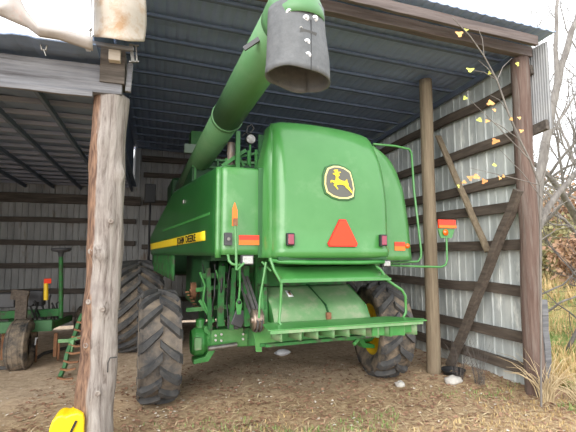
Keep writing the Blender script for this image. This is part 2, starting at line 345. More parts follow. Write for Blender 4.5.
# girts of the back wall: countable boards
gi=0
for z in(.33,.88,1.46,2.0,2.52):
    thingbar('timber_girt',(-5.5,10.97,z),(-.55,10.97,z+rnd.uniform(-.02,.02)),.05,.12,M['wood_dark'],
        {.33:'dark wood girt across the lean-to back wall, lowest one near the floor',.88:'dark wood girt across the lean-to back wall, second from the floor',1.46:'dark wood girt across the lean-to back wall, third from the floor',2.0:'dark wood girt across the lean-to back wall, fourth from the floor',2.52:'dark wood girt across the lean-to back wall, top one under the plate'}[z],'board','lean-to back wall girts',up=V((0,0,1)),seed=gi); gi+=1
for z,t in((.6,'lowest one hidden low behind the tyres'),(1.25,'second from the floor'),(1.9,'third from the floor'),(2.5,'fourth from the floor'),(3.0,'fifth from the floor'),(3.70,'top one under the roof plate')):
    thingbar('timber_girt',(-.40,10.97,z),(4.5,10.97,z),.05,.12,M['wood_dark'],'dark girt on back wall behind combine, '+t,'board','back wall girts behind the combine',seed=gi); gi+=1
# girts of the right wall
for (z0,z1,t) in ((.26,.25,'lowest, just above the grass'),(.66,.62,'second up, behind the brace foot'),(1.25,1.24,'third from the ground'),(1.86,1.82,'fourth, level with the marker lamp'),(2.37,2.36,'fifth, where the black brace ends'),(2.74,2.66,'sixth from the ground'),(3.32,3.22,'seventh, level with the wing foot'),(3.98,3.86,'topmost, under the roof header')):
    thingbar('timber_girt',(4.545,4.36,z0),(4.545,10.9,z1),.07,.14,M['wood_darkY'],'dark timber girt on right metal wall, '+t,'board','right wall girts',seed=gi,wob=.03); gi+=1
# stubs of two girts in front of the corner post
for z,l,t in((4.11,.16,'short black board stub jutting past the reddish corner post, near the roof'),(3.32,.34,'dark board stub under the corrugated wing beside the corner post')):
    thingbar('board_stub',(4.60,4.28,z),(4.60,4.28-l,z+.03),.05,.13,M['wood_dark'],t,'board',seg=2,wob=.004)
# ------------------------------------------------------------------ posts
def post(name,base,top,r,m,label,cat='post',nseg=40,n=20,wob=.03,rough=.12,seed=0,knots=()):
    base=V(base);top=V(top); mb=MB(); vs=[];fs=[]
    d=top-base; a,u=frame(d,V((0,1,0)))
    for i in range(nseg+1):
        t=i/nseg; c=base+d*t+V((wob*noise.noise(V((t*3,seed,0))),wob*noise.noise(V((t*3,seed,7))),0))
        rr=r*(1+.10*(1-t)**4)
        for j in range(n):
            w=2*PI*j/n; q=V((math.cos(w)*1.2,math.sin(w)*1.2,t*9+seed))
            k=rr*(1+rough*noise.noise(q)+rough*.5*noise.noise(V((math.cos(w)*4,math.sin(w)*4,t*4+seed))))
            for kz,kw,ka in knots:
                e=((t-kz)*d.length/.07)**2+((w-kw+PI)%(2*PI)-PI)**2/(.35**2); k+=ka*math.exp(-e)
            vs.append(c+(V((math.cos(w),math.sin(w),0)))*k)
    for i in range(nseg):
        for j in range(n): fs.append((i*n+j,i*n+(j+1)%n,(i+1)*n+(j+1)%n,(i+1)*n+j))
    fs.append(tuple(range(n))[::-1]); fs.append(tuple(range(nseg*n,nseg*n+n)))
    mb.add(vs,fs,True)
    return tag(mb.build(name,m,origin=base),label,cat),None
kn=[(.08,4.5,.03),(.21,4.9,.025),(.33,4.2,.03),(.42,4.9,.03),(.44,4.2,.02),(.56,4.6,.035),(.57,4.15,.03),(.65,5.1,.02),(.78,5.6,.04),(.86,4.4,.02)]
pc,_=post('round_post',(at(94,420,Y=4.2).x,4.20,gz(-.45,4.2)-.15),(at(112,95,Y=4.2).x,4.20,3.22),.155,M['cedar'],'knotty peeled grey cedar post with a strip of brown bark, left of the combine',nseg=90,n=36,wob=.03,rough=.14,knots=kn,seed=2)
for t,wv,_k in kn[:8]:
    mb=MB()
    c=V(((at(112,95,Y=4.2).x-at(94,420,Y=4.2).x)*t+math.cos(wv)*.165,math.sin(wv)*.165,t*3.37)); d=V((math.cos(wv),math.sin(wv),0))
    mb.lathe([(-.02,.024),(.012,.024),(.016,.018),(.010,.010),(.009,.0005)],c,d,n=12)
    mb.build('knot',M['knot'],pc)
post('corner_post',(4.50,4.22,gz(4.5,4.2)-.1),(4.50,4.22,4.30),.112,M['post_right'],'thick reddish brown corner post at the front end of the metal wall',nseg=50,n=24,wob=.03,rough=.07,seed=9)
post('support_post',(3.86,5.36,gz(3.86,5.36)-.05),(3.86,5.36,4.40),.095,M['post_mid'],'tan wooden support post between the combine and the right wall',nseg=40,n=20,wob=.02,rough=.05,seed=15)
# grey weathered slab outside the corner post
thingbar('weathered_plank',(4.78,4.30,.0),(4.74,4.26,1.15),.05,.10,M['wood_beam'],'short grey weathered plank standing against the outer side of the corner post','board',up=V((1,0,0)),seg=6)
# braces on the right wall
p0=at(438,136,X=4.42); p1=at(488,252,X=4.42)
thingbar('diagonal_brace',p0,p1,.04,.10,M['post_mid'],'thin brown diagonal brace leaning from the support post down to the wall','brace',up=V((1,0,0)),wob=.01)
p0=at(519,190,X=4.36); p1=at(450,366,X=4.30)
b_=thingbar('diagonal_brace',p0,p1,.09,.115,M['wood_darkY'],'thick black diagonal brace leaning against the corner post','brace',up=V((1,0,0)),wob=.02,seed=3)
# ------------------------------------------------------------------ left eave: bent sheet, rusty sheet, bracket
mb=MB()
ep=[at(-60,-30,Y=3.68),at(0,6,Y=3.68),at(18,-6,Y=3.68),at(26,10,Y=3.68),at(38,26,Y=3.68),at(60,29,Y=3.68),at(93,37,Y=3.68)]
lo=[at(-60,20,Y=3.74),at(0,16,Y=3.74),at(18,24,Y=3.74),at(28,28,Y=3.74),at(40,37,Y=3.74),at(60,40,Y=3.74),at(93,51,Y=3.74)]
def es(u,v):
    k=u*6; i=min(int(k),5); f=k-i; a=ep[i].lerp(ep[i+1],f); b=lo[i].lerp(lo[i+1],f); p=a.lerp(b,v); p.y-=.03*math.sin(v*PI); return p
mb.grid(es,36,6)
tag(mb.build('bent_eave_sheet',M['eave_sheet'],solid=.006),'crumpled pale metal eave sheet curled up on the lean-to roof edge','roof sheet')
mb=MB()
def rs(u,v):
    ang=-.15+u*2.0; x=-.600+.43*u+.01*math.sin(v*9); z=3.50+.015*math.sin(u*3.1)*-1+v*1.05
    y=3.86-.16*math.sin(u*PI*.95)
    z0=3.63-.07*math.sin(u*PI*.9)+.10*max(0,u-.7)
    return V((x+ (0.02*v),y+.02*math.sin(v*14),z0+v*.95))
mb.grid(rs,24,24)
tag(mb.build('curved_roof_sheet',M['rust_sheet'],solid=.006),'curved rust-stained metal sheet hanging above the cedar post','roof sheet')
mb=MB(); mb.bar(at(90,-40,Y=3.78),at(88,50,Y=3.78),.035,.06,up=V((0,1,0))); mb.bar(at(94,-40,Y=3.74),at(93,36,Y=3.74),.012,.03,up=V((0,1,0)))
mb.bar(at(85,24,Y=3.76),at(91,30,Y=3.76),.05,.04)
tag(mb.build('gutter_strip',M['galv']),'narrow grey metal edge strip hanging beside the rust-stained sheet','metal strip')
thingbar('bracket_board',at(84,42,Y=3.93),at(134,50,Y=3.93),.05,.035,M['wood_beam'],'thin grey board under the rust-stained sheet on top of the cedar post','board',seg=3,wob=.004)
tag(MB().box(at(115,56,Y=4.0),(.10,.10,.12)).build('spacer_block',M['eave_wood'],bevel=.006),'small square wood block on the beam end above the cedar post','block')
mb=MB(); mb.bar(at(131,45,Y=3.95),at(133,62,Y=3.95),.03,.05); mb.bar(at(136,46,Y=3.95),at(137,62,Y=3.95),.012,.05); mb.bar(at(129,62,Y=3.95),at(139,62,Y=3.95),.03,.012); mb.bar(at(129,46,Y=3.95),at(139,46,Y=3.95),.03,.012)
tag(mb.build('track_bracket',M['steel']),'small metal door-track bracket at the top right of the cedar post','bracket')
thingbar('splice_board',at(130.5,64,Y=4.08),at(128,92,Y=4.08),.05,.05,M['wood_beam'],'short grey splice board nailed to the right side of the cedar post top','board',seg=2,wob=.003,up=V((0,1,0)))
mb=MB(); mb.tube([at(40,42,Y=3.9),at(42,50,Y=3.9),at(46,50,Y=3.9),at(47,44,Y=3.9)],.008,n=6); mb.tube([at(44,50,Y=3.9),at(46,56,Y=3.9)],.006,n=6)
tag(mb.build('wire_hook',M['steel']),'small wire hook hanging under the lean-to eave','hook')
# bent iron staple on the cedar post
mb=MB(); a=at(117,357,Y=4.04); b=at(110,358,Y=4.04); mb.tube([a,b,b+V((-.015,0,-.04)),b+V((-.015,0,-.12))],.006,n=6); tag(mb.build('iron_staple',M['hose']),'bent black iron rod hooked on the lower cedar post','hook')
# ================================================================== COMBINE
root=empty('combine_harvester',CO,CA,label='large green combine harvester parked rear-out in the open shed',cat='combine harvester')
def part(mb,name,m,parent=None,label=None,**k):
    o=mb.build(name,m,parent or root,**k)
    if label: o['label']=label
    return o
# ---- rear hood
rows=[(1.70,.655,-1.40),(1.705,.655,-1.49),(1.73,.655,-1.515),(1.79,.655,-1.52),(1.81,.648,-1.500),(2.0,.648,-1.505),(2.3,.648,-1.505),(2.55,.645,-1.49),(2.75,.635,-1.455),(2.92,.615,-1.40),(3.03,.60,-1.34),(3.09,.59,-1.29),(3.13,.578,-1.22),(3.15,.56,-1.14),(3.155,.50,-.9)]
def hood_ring(z,W,yr):
    rc=.13; pts=[]; fy=-.82
    fl=.055*min(1,max(0,(3.0-z)/.4))
    rx=.04*min(1,max(0,(2.9-z)/.7))
    pts.append((-W-fl,fy)); pts.append((-W-fl,-.9)); pts.append((-W-fl*.8,-1.05)); pts.append((-W-.012,(yr+rc)*.8-1.1*.2))
    for k in range(7):
        a=k/6*PI/2; pts.append((-W+rc-rc*math.cos(a),yr+.05+rc-rc*math.sin(a)))
    for k in range(1,12):
        t=-1+2*k/12; x=t*(W-rc); pts.append((x,yr+.05*abs(t)**2.2))
    for k in range(7):
        a=PI/2-k/6*PI/2; pts.append((W-rc+rc*math.cos(a),yr+.05+rc-rc*math.sin(a)))
    pts.append((W+.012,(yr+rc)*.8-1.1*.2)); pts.append((W+fl*.8,-1.05)); pts.append((W+fl,-.9)); pts.append((W+fl,fy))
    return [V((x+(rx*x/W if x>0 else 0),y,z+max(0,z-2.7)/.45*(.020-.030*x/W-.015*(x/W)**4))) for x,y in pts]
mb=MB(); rings=[hood_ring(*r) for r in rows]; n=len(rings[0])
vs=[p for r in rings for p in r]
fs=[(i*n+j,i*n+j+1,(i+1)*n+j+1,(i+1)*n+j) for i in range(len(rings)-1) for j in range(n-1)]
mb.add(vs,fs,True); mb.add(rings[-1],[tuple(range(n))],True)
hood=part(mb,'rear_hood',M['green'],solid=.01)
def disc(pts2,cx,cz,y,th,s=1,tilt=0):
    return [V((cx+x*s,y+tilt*z*s,cz+z*s)) for x,z in pts2]
E_=[(-.12,.135),(-.06,.162),(.0,.165),(.06,.150),(.125,.112),(.150,.02),(.162,-.06),(.150,-.14),(.09,-.165),(.0,-.168),(-.07,-.15),(-.135,-.11),(-.155,-.03),(-.150,.06)]
def poly_plate(pts,s,y,th,cx=.02,cz=2.483,tl=.04): return MB().prism([V((cx+x*s*1.08,y+tl*z*s,cz+z*s*1.04)) for x,z in pts],(0,th,0))
emb=part(poly_plate(E_,1.12,-1.512,.03),'emblem',M['green_shaded'],hood,bevel=.006,label='square leaping-deer badge')
# sub parts are limited to three levels: the badge layers are kept as parts of the hood
part(poly_plate(E_,1.0,-1.522,.02),'emblem_rim',M['cream'],hood)
part(poly_plate(E_,.90,-1.527,.02),'emblem_field',M['emblem_grey'],hood)
deer=[(-.050,.120),(-.020,.122),(-.012,.118),(-.022,.108),(-.035,.106),(-.010,.100),(.010,.104),(.016,.094),(-.004,.086),(-.010,.078),(.004,.070),(-.002,.060),(-.014,.056),(-.016,.040),(.000,.024),(.030,.014),(.062,.012),(.076,.030),(.082,.030),(.084,.008),(.096,-.012),(.094,-.034),(.112,-.058),(.132,-.090),(.136,-.108),(.120,-.096),(.094,-.070),(.066,-.052),(.056,-.034),(.030,-.026),(-.004,-.024),(-.022,-.030),(-.040,-.034),(-.030,-.052),(-.016,-.072),(-.024,-.076),(-.046,-.054),(-.066,-.034),(-.060,-.022),(-.046,-.018),(-.066,-.012),(-.088,.000),(-.092,-.016),(-.100,-.010),(-.096,.012),(-.074,.014),(-.054,.008),(-.044,.022),(-.040,.050),(-.048,.066),(-.070,.074),(-.072,.084),(-.052,.088),(-.044,.096),(-.056,.104),(-.064,.112)]
def triplate(pts,s,y,cx,cz,tl,th=.004):
    from mathutils.geometry import tessellate_polygon
    P_=[V((cx+x*s,y+tl*z*s,cz+z*s)) for x,z in pts]; mb=MB(); t=tessellate_polygon([P_]); mb.add(P_,t); return mb
part(triplate(deer,1.06,-1.531,.02,2.483,.04),'emblem_deer',M['decal_yellow'],hood,solid=.004,fixn=False)
# smv triangle
c=(.055,1.962)
tri=[(-.172,-.115),(-.157,-.148),(.157,-.148),(.172,-.115),(.037,.135),(-.037,.135)]
part(MB().prism([V((c[0]+x,-1.522,c[1]+z)) for x,z in tri],(0,.012,0)),'slow_vehicle_triangle',M['smv_edge'],hood,label='orange slow-vehicle triangle')
part(MB().prism([V((c[0]+x*.93,-1.528,c[1]+z*.93-.002)) for x,z in tri],(0,.006,0)),'triangle_face',M['smv'],hood)
for lx in(-.510,.556):
    t=part(MB().box((lx,-1.485,1.885),(.082,.05,.125)),'tail_light',M['black'],bevel=.008)
    part(MB().box((lx,-1.511,1.885),(.060,.012,.100)),'lens',M['red'],hood,bevel=.006) if 0 else part(MB().box((lx,-1.513,1.885),(.060,.012,.100)),'lens',M['red'],t,bevel=.006)
part(MB().box((.0,-1.30,1.695),(1.24,.30,.03)),'hood_floor',M['green_dark'])
part(MB().bb((-.66,-.86,2.3),(.66,-.83,3.10)),'hood_bulkhead',M['green_dark'])
# curved rail below the hood lip
mb=MB(); mb.tube([(-.66,-1.30,1.68),(-.60,-1.42,1.665),(-.3,-1.46,1.655),(.3,-1.46,1.65),(.60,-1.42,1.655),(.64,-1.30,1.67)],.022,n=8)
part(mb,'hood_rail',M['green_frame'])
# ---- left corner panel
def lcp(u,v):
    x=-.69-(.445)*u; z=1.73+.92*min(v/.9,1); y=-1.10+.0*u
    if u>.9: y+= .03*((u-.9)/.1)**2
    if v>.9: t=(v-.9)/.1; y+=.10*t**1.5; z=2.63+.03*math.sin(t*PI/2)
    y-= .015*math.sin(u*PI)
    return V((x,y,z))
cl=part(MB().grid(lcp,12,16),'corner_panel',M['green'],solid=.015)
cp=part(MB().bb((-.735,-1.12,1.70),(-.68,-1.04,2.66)),'panel_flute',M['green_shaded'])  # recess shade beside the hood put into a darker green
# reflector + plug on the left panel
a=lat(239,235,-1.13); b=lat(259,245,-1.13); mid=(a.z+b.z)/2
part(MB().bb((a.x,-1.135,mid),(b.x,-1.12,a.z)),'reflector_red',M['refl_red'],cl)
part(MB().bb((a.x,-1.135,b.z),(b.x,-1.12,mid)),'reflector_amber',M['refl_or'],cl)
a=lat(224.5,232.5,-1.15); b=lat(232,245.5,-1.15)
sk=part(MB().bb((a.x,-1.16,b.z),(b.x,-1.11,a.z)),'trailer_socket',M['greyblk'],bevel=.006)
part(MB().cyl(((a.x+b.x)/2,-1.155,(a.z+b.z)/2),((a.x+b.x)/2,-1.18,(a.z+b.z)/2),.018,12),'socket_cap',M['steel'],sk)
# ---- right corner panel (taller, curved outer edge)
def outer(z): 
    pts=[(1.66,1.215),(1.8,1.20),(2.1,1.175),(2.5,1.115),(2.75,1.02),(2.89,.93),(2.98,.82),(3.03,.72)]
    for (z0,x0),(z1,x1) in zip(pts,pts[1:]):
        if z<=z1: t=max(0,(z-z0)/(z1-z0)); return x0+(x1-x0)*t
    return pts[-1][1]
def rcp(u,v):
    z=1.66+1.37*v; o=outer(z)+.035
    if u<.6: x=.66+(o-.66)*(u/.6); y=-1.10+.07*(u/.6)**3
    else: t=(u-.6)/.4; x=o+.10*t; y=-1.03+1.6*t
    return V((x,y,z-.02*max(0,v-.9)*10*(u if u<.6 else .6)))
cr=part(MB().grid(rcp,20,24),'corner_panel',M['green'],solid=.015)
mb=MB(); mb.tube([(.712,-1.125,1.70),(.705,-1.125,2.4),(.675,-1.12,2.8),(.63,-1.10,3.02)],.012,n=6); part(mb,'panel_seam',M['green_dark'],cr)
a=lat(393.5,242,-1.08); b=lat(404,250.5,-1.08); mid=(a.z+b.z)/2
part(MB().bb((a.x,-1.105,mid),(b.x,-1.09,a.z)),'reflector_red',M['refl_red'],cr)
part(MB().bb((a.x,-1.105,b.z),(b.x,-1.09,mid)),'reflector_amber',M['refl_or'],cr)
a=lat(404,241,-1.06); b=lat(410,251,-1.06)
part(MB().lathe([(0,.001),(0,.02),(.02,.03),(.05,.03),(.06,.001)],((a.x+b.x)/2,-1.03,(a.z+b.z)/2),(0,-1,0),n=14),'side_marker',M['amber'],cr)
a=lat(402,167,-1.06); 
# ---- left side panel
def side(ly): return -1.155-.135*(ly+1.1)
def lsp(u,v):
    z=1.72+.94*min(v/.88,1); ly=-1.085+(3.75 if z<2.02 else 3.75-1.75*min(1,(z-2.02)/.62))*u; x=side(ly)
    x+=-.02*math.sin(min(v/.88,1)*PI)
    if v>.88: t=(v-.88)/.12; x+=.16*t**1.5; z=2.64+.03*math.sin(t*PI/2)
    if u<.012: x+=.02
    return V((x,ly,z))
sp=part(MB().grid(lsp,30,18),'side_panel',M['green_shaded'],solid=.02)
def edgebead(u,v):
    a=-PI*.95+v*PI*1.0; z=1.70+.94*u; r=.035
    return V((-1.150+r*math.cos(a)*.9,-1.06+r*math.sin(a),z))
part(MB().grid(edgebead,10,8),'panel_edge',M['green'],sp,solid=.004)
# crease in the side panel, its dusty highlight put into a lighter green
mb=MB(); mb.bar((side(-.9)-.028,-.9,2.17),(side(1.5)-.028,1.5,2.10),.012,.03); part(mb,'panel_crease',M['green_frame'],sp)
def sidept(ly,z,off): return V((side(ly)-off,ly,z))
zs=lambda ly:(1.99-(ly+.61)*.0235, 1.885-(ly+.61)*.0235)
def lip(z): 
    v=min(max((z-1.72)/.94,0),1); return .02*math.sin(v*PI)
mb=MB()
def stp(u,v):
    ly=-.74+3.38*u; a,b=zs(ly); z=b+(a-b)*v; return sidept(ly,z,.013+lip(z)+.001)
mb.grid(stp,16,4); part(mb,'stripe_decal',M['decal_yellow'],sp,solid=.003)
# lettering
def word(txt,l0,l1):
    cu=bpy.data.curves.new('t','FONT'); cu.body=txt; cu.size=.125; cu.extrude=.002; cu.offset=.0025; cu.space_character=1.12
    to=bpy.data.objects.new('t',cu); col.objects.link(to); bpy.context.view_layer.update()
    dg=bpy.context.evaluated_depsgraph_get(); tm=bpy.data.meshes.new_from_object(to.evaluated_get(dg)); bpy.data.objects.remove(to)
    xs_=[v.co.x for v in tm.vertices]; wx=max(xs_)-min(xs_); x0=min(xs_)
    for v in tm.vertices:
        ly=l0-(v.co.x-x0)/wx*(l0-l1); a,b=zs(ly); z=b+.012+v.co.y*.95
        v.co=sidept(ly,z,.020+lip(z)+v.co.z)
    tm.materials.clear(); tm.materials.append(M['decal_black'])
    to=bpy.data.objects.new('stripe_lettering',tm); col.objects.link(to); to.parent=sp; to['label']='black letters on the yellow stripe'
word('JOHN',.55,.16); word('DEERE',.08,-.37)
# panel latch
part(MB().box((side(.25)-.03,.25,2.42),(.02,.10,.05)),'panel_latch',M['steel'],sp,bevel=.005)
# lower shield further forward
mb=MB()
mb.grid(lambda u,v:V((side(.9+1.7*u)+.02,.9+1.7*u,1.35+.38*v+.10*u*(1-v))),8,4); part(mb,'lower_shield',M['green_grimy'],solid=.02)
# right side panel
mb=MB(); mb.grid(lambda u,v:V((1.32+.3*u,.55+2.3*u,1.66+1.0*v)),8,6); part(mb,'side_panel',M['green_shaded'],solid=.02)
# ---- inner body
part(MB().bb((-1.02,-.95,1.76),(1.02,3.0,2.58)),'engine_bay',M['green_dark'])
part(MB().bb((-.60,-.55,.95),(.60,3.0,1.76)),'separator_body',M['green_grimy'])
part(MB().bb((-1.15,1.2,2.5),(1.2,3.6,3.22)),'grain_tank',M['green_dark'],bevel=.03)
mb=MB()
for z in(3.22,3.10): mb.bar((-1.15,1.17,z),(1.2,1.17,z),.03,.035)
for x in(-1.1,-.75,-.35,.1,.6,1.1): mb.bar((x,1.17,2.6),(x,1.17,3.22),.03,.03)
part(mb,'tank_frame',M['green_frame'])
p=lat(191,145,3.0); q=lat(206,132,3.0)
part(MB().bb((p.x,3.0,p.z-.05),(p.x+.42,3.4,q.z)),'tank_extension',M['green_frame'])
a=lat(184,153,2.96); b=lat(196,145,2.96); part(MB().bb((a.x,2.9,a.z),(b.x+.04,3.0,b.z)),'work_lamp_housing',M['pale_green'],bevel=.01)
part(MB().bb((-1.25,3.7,1.3),(1.25,5.0,3.35)),'cab',M['green_dark'],bevel=.06)
mb=MB(); a=lat(150,184,4.6); b=lat(150,203,4.6)
mi=part(MB().bb((a.x-.11,4.55,b.z),(a.x+.13,4.62,a.z)),'cab_mirror',M['black'],bevel=.02)
mb.tube([(b.x,4.6,b.z),(b.x,4.6,1.6),(b.x+.5,4.6,1.4)],.022,n=8); part(mb,'mirror_arm',M['black'],mi)
# service deck bits between panel top and tank
mb=MB(); p=lat(229,153,-.1); q=lat(232.5,143,-.1); q0=lat(231,166,-.1)
mb.tube([q0,(q0.x,-.1,p.z),(q0.x,-.1,q.z)],[.05,.055,.05],n=14); part(mb,'exhaust_stack',M['muffler'])
p=lat(251,139,-.3)
wl=part(MB().lathe([(.10,.001),(.10,.035),(.05,.062),(0,.066),(-.008,.062)],(p.x,-.30,p.z),(0,1,0),n=20),'work_light',M['black'])
part(MB().lathe([(-.004,.058),(-.016,.04),(-.02,.001)],(p.x,-.30,p.z),(0,1,0),n=20),'lens',M['lamp_glass'],wl)
mb=MB(); p2=lat(247,150,-.3); p3=lat(250,166,-.3); mb.tube([(p.x,-.26,p.z-.05),(p.x,-.26,p3.z)],.014,n=8)
mb.bar((p.x-.02,-.26,p3.z+.02),(p.x-.02,-.26,p2.z),.03,.05)
a=lat(222,166,-.2); b=lat(246,150,-.2); mb.bar(a,b,.02,.045); mb.bar(lat(244,166,-.2),lat(236,152,-.2),.02,.03); mb.bar(lat(225,160,-.1),lat(262,152,-.1),.03,.03); mb.bar(lat(256,168,-.4),lat(256,150,-.4),.03,.03)
part(mb,'lamp_bracket',M['green_frame'])
mb=MB(); a=lat(251,131,-.3)
mb.tube([(a.x-.05,-.25,a.z-.02),(a.x-.03,-.25,a.z+.07),(a.x+.02,-.25,a.z+.10),(a.x+.05,-.25,a.z+.05),(a.x,-.25,a.z-.02)],.012,n=6)
mb.tube([(a.x-.10,-.22,a.z-.06),(a.x-.05,-.22,a.z-.01),(a.x+.02,-.22,a.z-.03)],.012,n=6); part(mb,'wiring_loop',M['hose'])
# ---- unloading auger
w0=CMi@at(290,14,Y=2.86); w1=CMi@at(184,188,Y=8.6)
d=(w1-w0).normalized(); R0=.178
mb=MB(); a0=w0+d*.15
mb.tube([a0,a0+d*.6,w0+d*2.0],R0,n=28,cap=False); mb.tube([w0+d*2.0,w0+d*2.01,w0+d*2.04,w0+d*2.05],[R0,R0+.012,R0+.012,R0],n=28,cap=False)
mb.tube([w0+d*2.05,w1],[R0*.98,R0*.92],n=28)
# elbow turning down to the spout
sd=(CMi.to_3x3()@V((.03,.03,-1))).normalized()
el=[]; 
for k in range(9):
    t=k/8; el.append(w0+d*.15*(1-t)**2 - d*(.14*2*t*(1-t)+.12*t*t)+V((0,0,.02*2*t*(1-t))) + sd*(.16*t*t))
mb.tube(el,[R0*(1+.12*k/8) for k in range(9)],n=28,cap=False)
aug=part(mb,'unloading_auger',M['green_auger'],solid=.006)
bs=el[-1]; s_,u_=frame(sd,V((0,1,0)))
def boot(u,v):
    w=u*2*PI+.9; r=.195+.035*v; c=bs-sd*.10+sd*(.50*v)
    e=.0
    if v>.99: e=.02*noise.noise(V((u*9,0,0)))
    rr=r*(1+.04*noise.noise(V((math.cos(w),math.sin(w),v*2))))
    return c+s_*math.cos(w)*rr*1.02+u_*math.sin(w)*rr*.92+sd*(e+.03*v*math.cos(w))
bt=part(MB().grid(boot,48,14),'rubber_spout_boot',M['rubber_boot'],aug,solid=.010)
def on_boot(px_,py_,t):     # hit point on the boot nearest the camera
    c=CMi@V((0,0,CAMH)); dd=(CMi.to_3x3()@(_F+_R*((px_-288)/FOC)+_U*((216-py_)/FOC))).normalized()
    # march
    s=1.5
    while s<5:
        p=c+dd*s; q=p-(bs-sd*.10); al=q.dot(sd); v=al/.50; rr=.195+.035*v
        x=q.dot(s_)/1.02; y=q.dot(u_)/.92
        if math.hypot(x,y)<rr: return p,dd
        s+=.004
    return c+dd*3,dd
for px_,py_ in((289,12),(306,18),(315,18.5),(307,42),(308,55),(301,28)):
    p,dd=on_boot(px_,py_,0); q=p-dd*.012; mm=M['galv'] if px_!=301 else M['steel']
    mb=MB(); mb.lathe([(0,.001),(.002,.022 if px_!=301 else .012),(.008,.022 if px_!=301 else .012),(.010,.006)],p-dd*.001,-dd,n=14); part(mb,'washer',M['white'] if px_!=301 else mm,aug)
p,dd=on_boot(300,30,0); q,_=on_boot(316,35,0); mb=MB(); mb.bar(p-dd*.012,q-dd*.012,.03,.008,up=-dd); part(mb,'strap',M['rubber_boot'],aug)
p,_=on_boot(311,20,0); q,_=on_boot(311,70,0); mb=MB(); 
mb.tube([p-dd*.004,(p+q)/2-dd*.006,q-dd*.004],.006,n=6); part(mb,'boot_seam',M['black'],aug)
# flap lever left of the boot
mb=MB(); a=CMi@at(244,49,Y=3.15); b=CMi@at(262,37,Y=3.1); mb.bar(a,b,.02,.035); part(mb,'flap_lever',M['greyblk'],aug)
mb=MB(); a=CMi@at(272,76,Y=3.1); b=CMi@at(284,78,Y=3.1); mb.bar(a,b,.03,.03); part(mb,'inner_baffle',M['green_frame'],aug)
# auger cradle
mb=MB(); a=CMi@at(238,130,Y=5.2); mb.bar((a.x,a.y,2.62),(a.x,a.y,a.z-.02),.05,.05); part(mb,'auger_cradle',M['green_frame'])
# ---- tailgate flap, chopper, tailboard
mb=MB()
mb.grid(lambda u,v:V(((-.62+1.24*u),-1.52+.34*v,1.475+.14*v+.01*math.sin(v*3))),6,6)
mb.bar((-.62,-1.52,1.475),(.62,-1.52,1.475),.012,.02)
part(mb,'tailgate_flap',M['green'],solid=.008)
def chop(u,v):
    x=(-.56+1.10*u)*(1+.03*(1-v)); 
    if v<.45: t=v/.45; y=-1.22+.14*t; z=.99+.17*t
    else: t=(v-.45)/.55; y=-1.08+.42*t**1.2; z=1.16+.20*t
    return V((x,y,z))
ch=part(MB().grid(chop,14,18),'straw_chopper_cover',M['green_dusty'],solid=.012)
for sx in(-.565,.56): mb=MB(); mb.prism([(sx,-1.22,.95),(sx,-1.08,1.16),(sx,-.66,1.36),(sx,-.3,1.36),(sx,-.3,.9)],(.015,0,0)); part(mb,'cover_cheek',M['green_frame'],ch)
mb=MB(); mb.bar(chop(.52,1)+V((0,-.01,.01)),chop(.56,.45)+V((0,-.012,.01)),.014,.02); mb.bar(chop(.56,.45)+V((0,-.012,.01)),chop(.56,.05)+V((0,-.012,.01)),.014,.02); part(mb,'cover_seam',M['green_dark'],ch)
part(MB().box(chop(.545,.18)+V((.0,-.03,.0)),(.05,.04,.10)),'latch',M['rust'],ch)
q=chop(.24,.62); mb=MB(); mb.grid(lambda u,v:chop(.22+.055*u,.70+.16*v)+V((0,-.012,.012)),2,2); part(mb,'warning_sticker',M['white'],ch,solid=.002)
mb=MB(); mb.grid(lambda u,v:chop(.236+.025*u,.74+.08*v)+V((0,-.016,.015)),1,1); part(mb,'sticker_print',M['rust'],ch,solid=.001)
part(MB().bb((-.52,-.66,1.36),(.54,-.5,1.62)),'chopper_drive_housing',M['green_grimy'])
mb=MB(); mb.prism([(-.80,-1.70,1.045),(.90,-1.74,1.050),(.92,-1.66,1.055),(.62,-1.42,1.058),(-.66,-1.40,1.06),(-.78,-1.45,1.06)],(0,0,.012))
tb=part(mb,'tailboard',M['green'],bevel=.003)
mb=MB(); mb.bar((-.78,-1.69,1.035),(.86,-1.72,1.04),.02,.035); part(mb,'tailboard_edge',M['green_dusty'],tb)
fx=[-.70,-.52,-.36,-.20,-.05,.12,.26,.40,.54,.68]
for i,x in enumerate(fx):
    mb=MB(); y0=-1.67; L_=.20; off=.04+.012*i
    h=.10 if x<.2 else .13
    mb.grid(lambda u,v:V((x+off*(1-u)**1.6,y0+L_*u,1.035-h*v)),6,2)
    part(mb,'deflector_fin',M['green_dusty'],tb,solid=.006)
mb=MB(); mb.bb((.30,-1.66,.925),(.44,-1.645,1.035)); mb.bb((.50,-1.67,.915),(.68,-1.655,1.035)); mb.bb((.70,-1.64,.93),(.78,-1.625,1.035)); part(mb,'fin_face',M['green_frame'],tb)
mb=MB(); mb.bar((-.76,-1.48,.875),(.30,-1.50,.895),.05,.028); mb.bar((-.76,-1.30,.84),(.34,-1.32,.86),.03,.03); part(mb,'lower_rail',M['green_grimy'])
mb=MB(); mb.tube([(.05,-1.35,.86),(.25,-1.38,.845),(.30,-1.40,.86),(.22,-1.42,.80)],.02,n=8); part(mb,'hitch_rod',M['green_frame'])
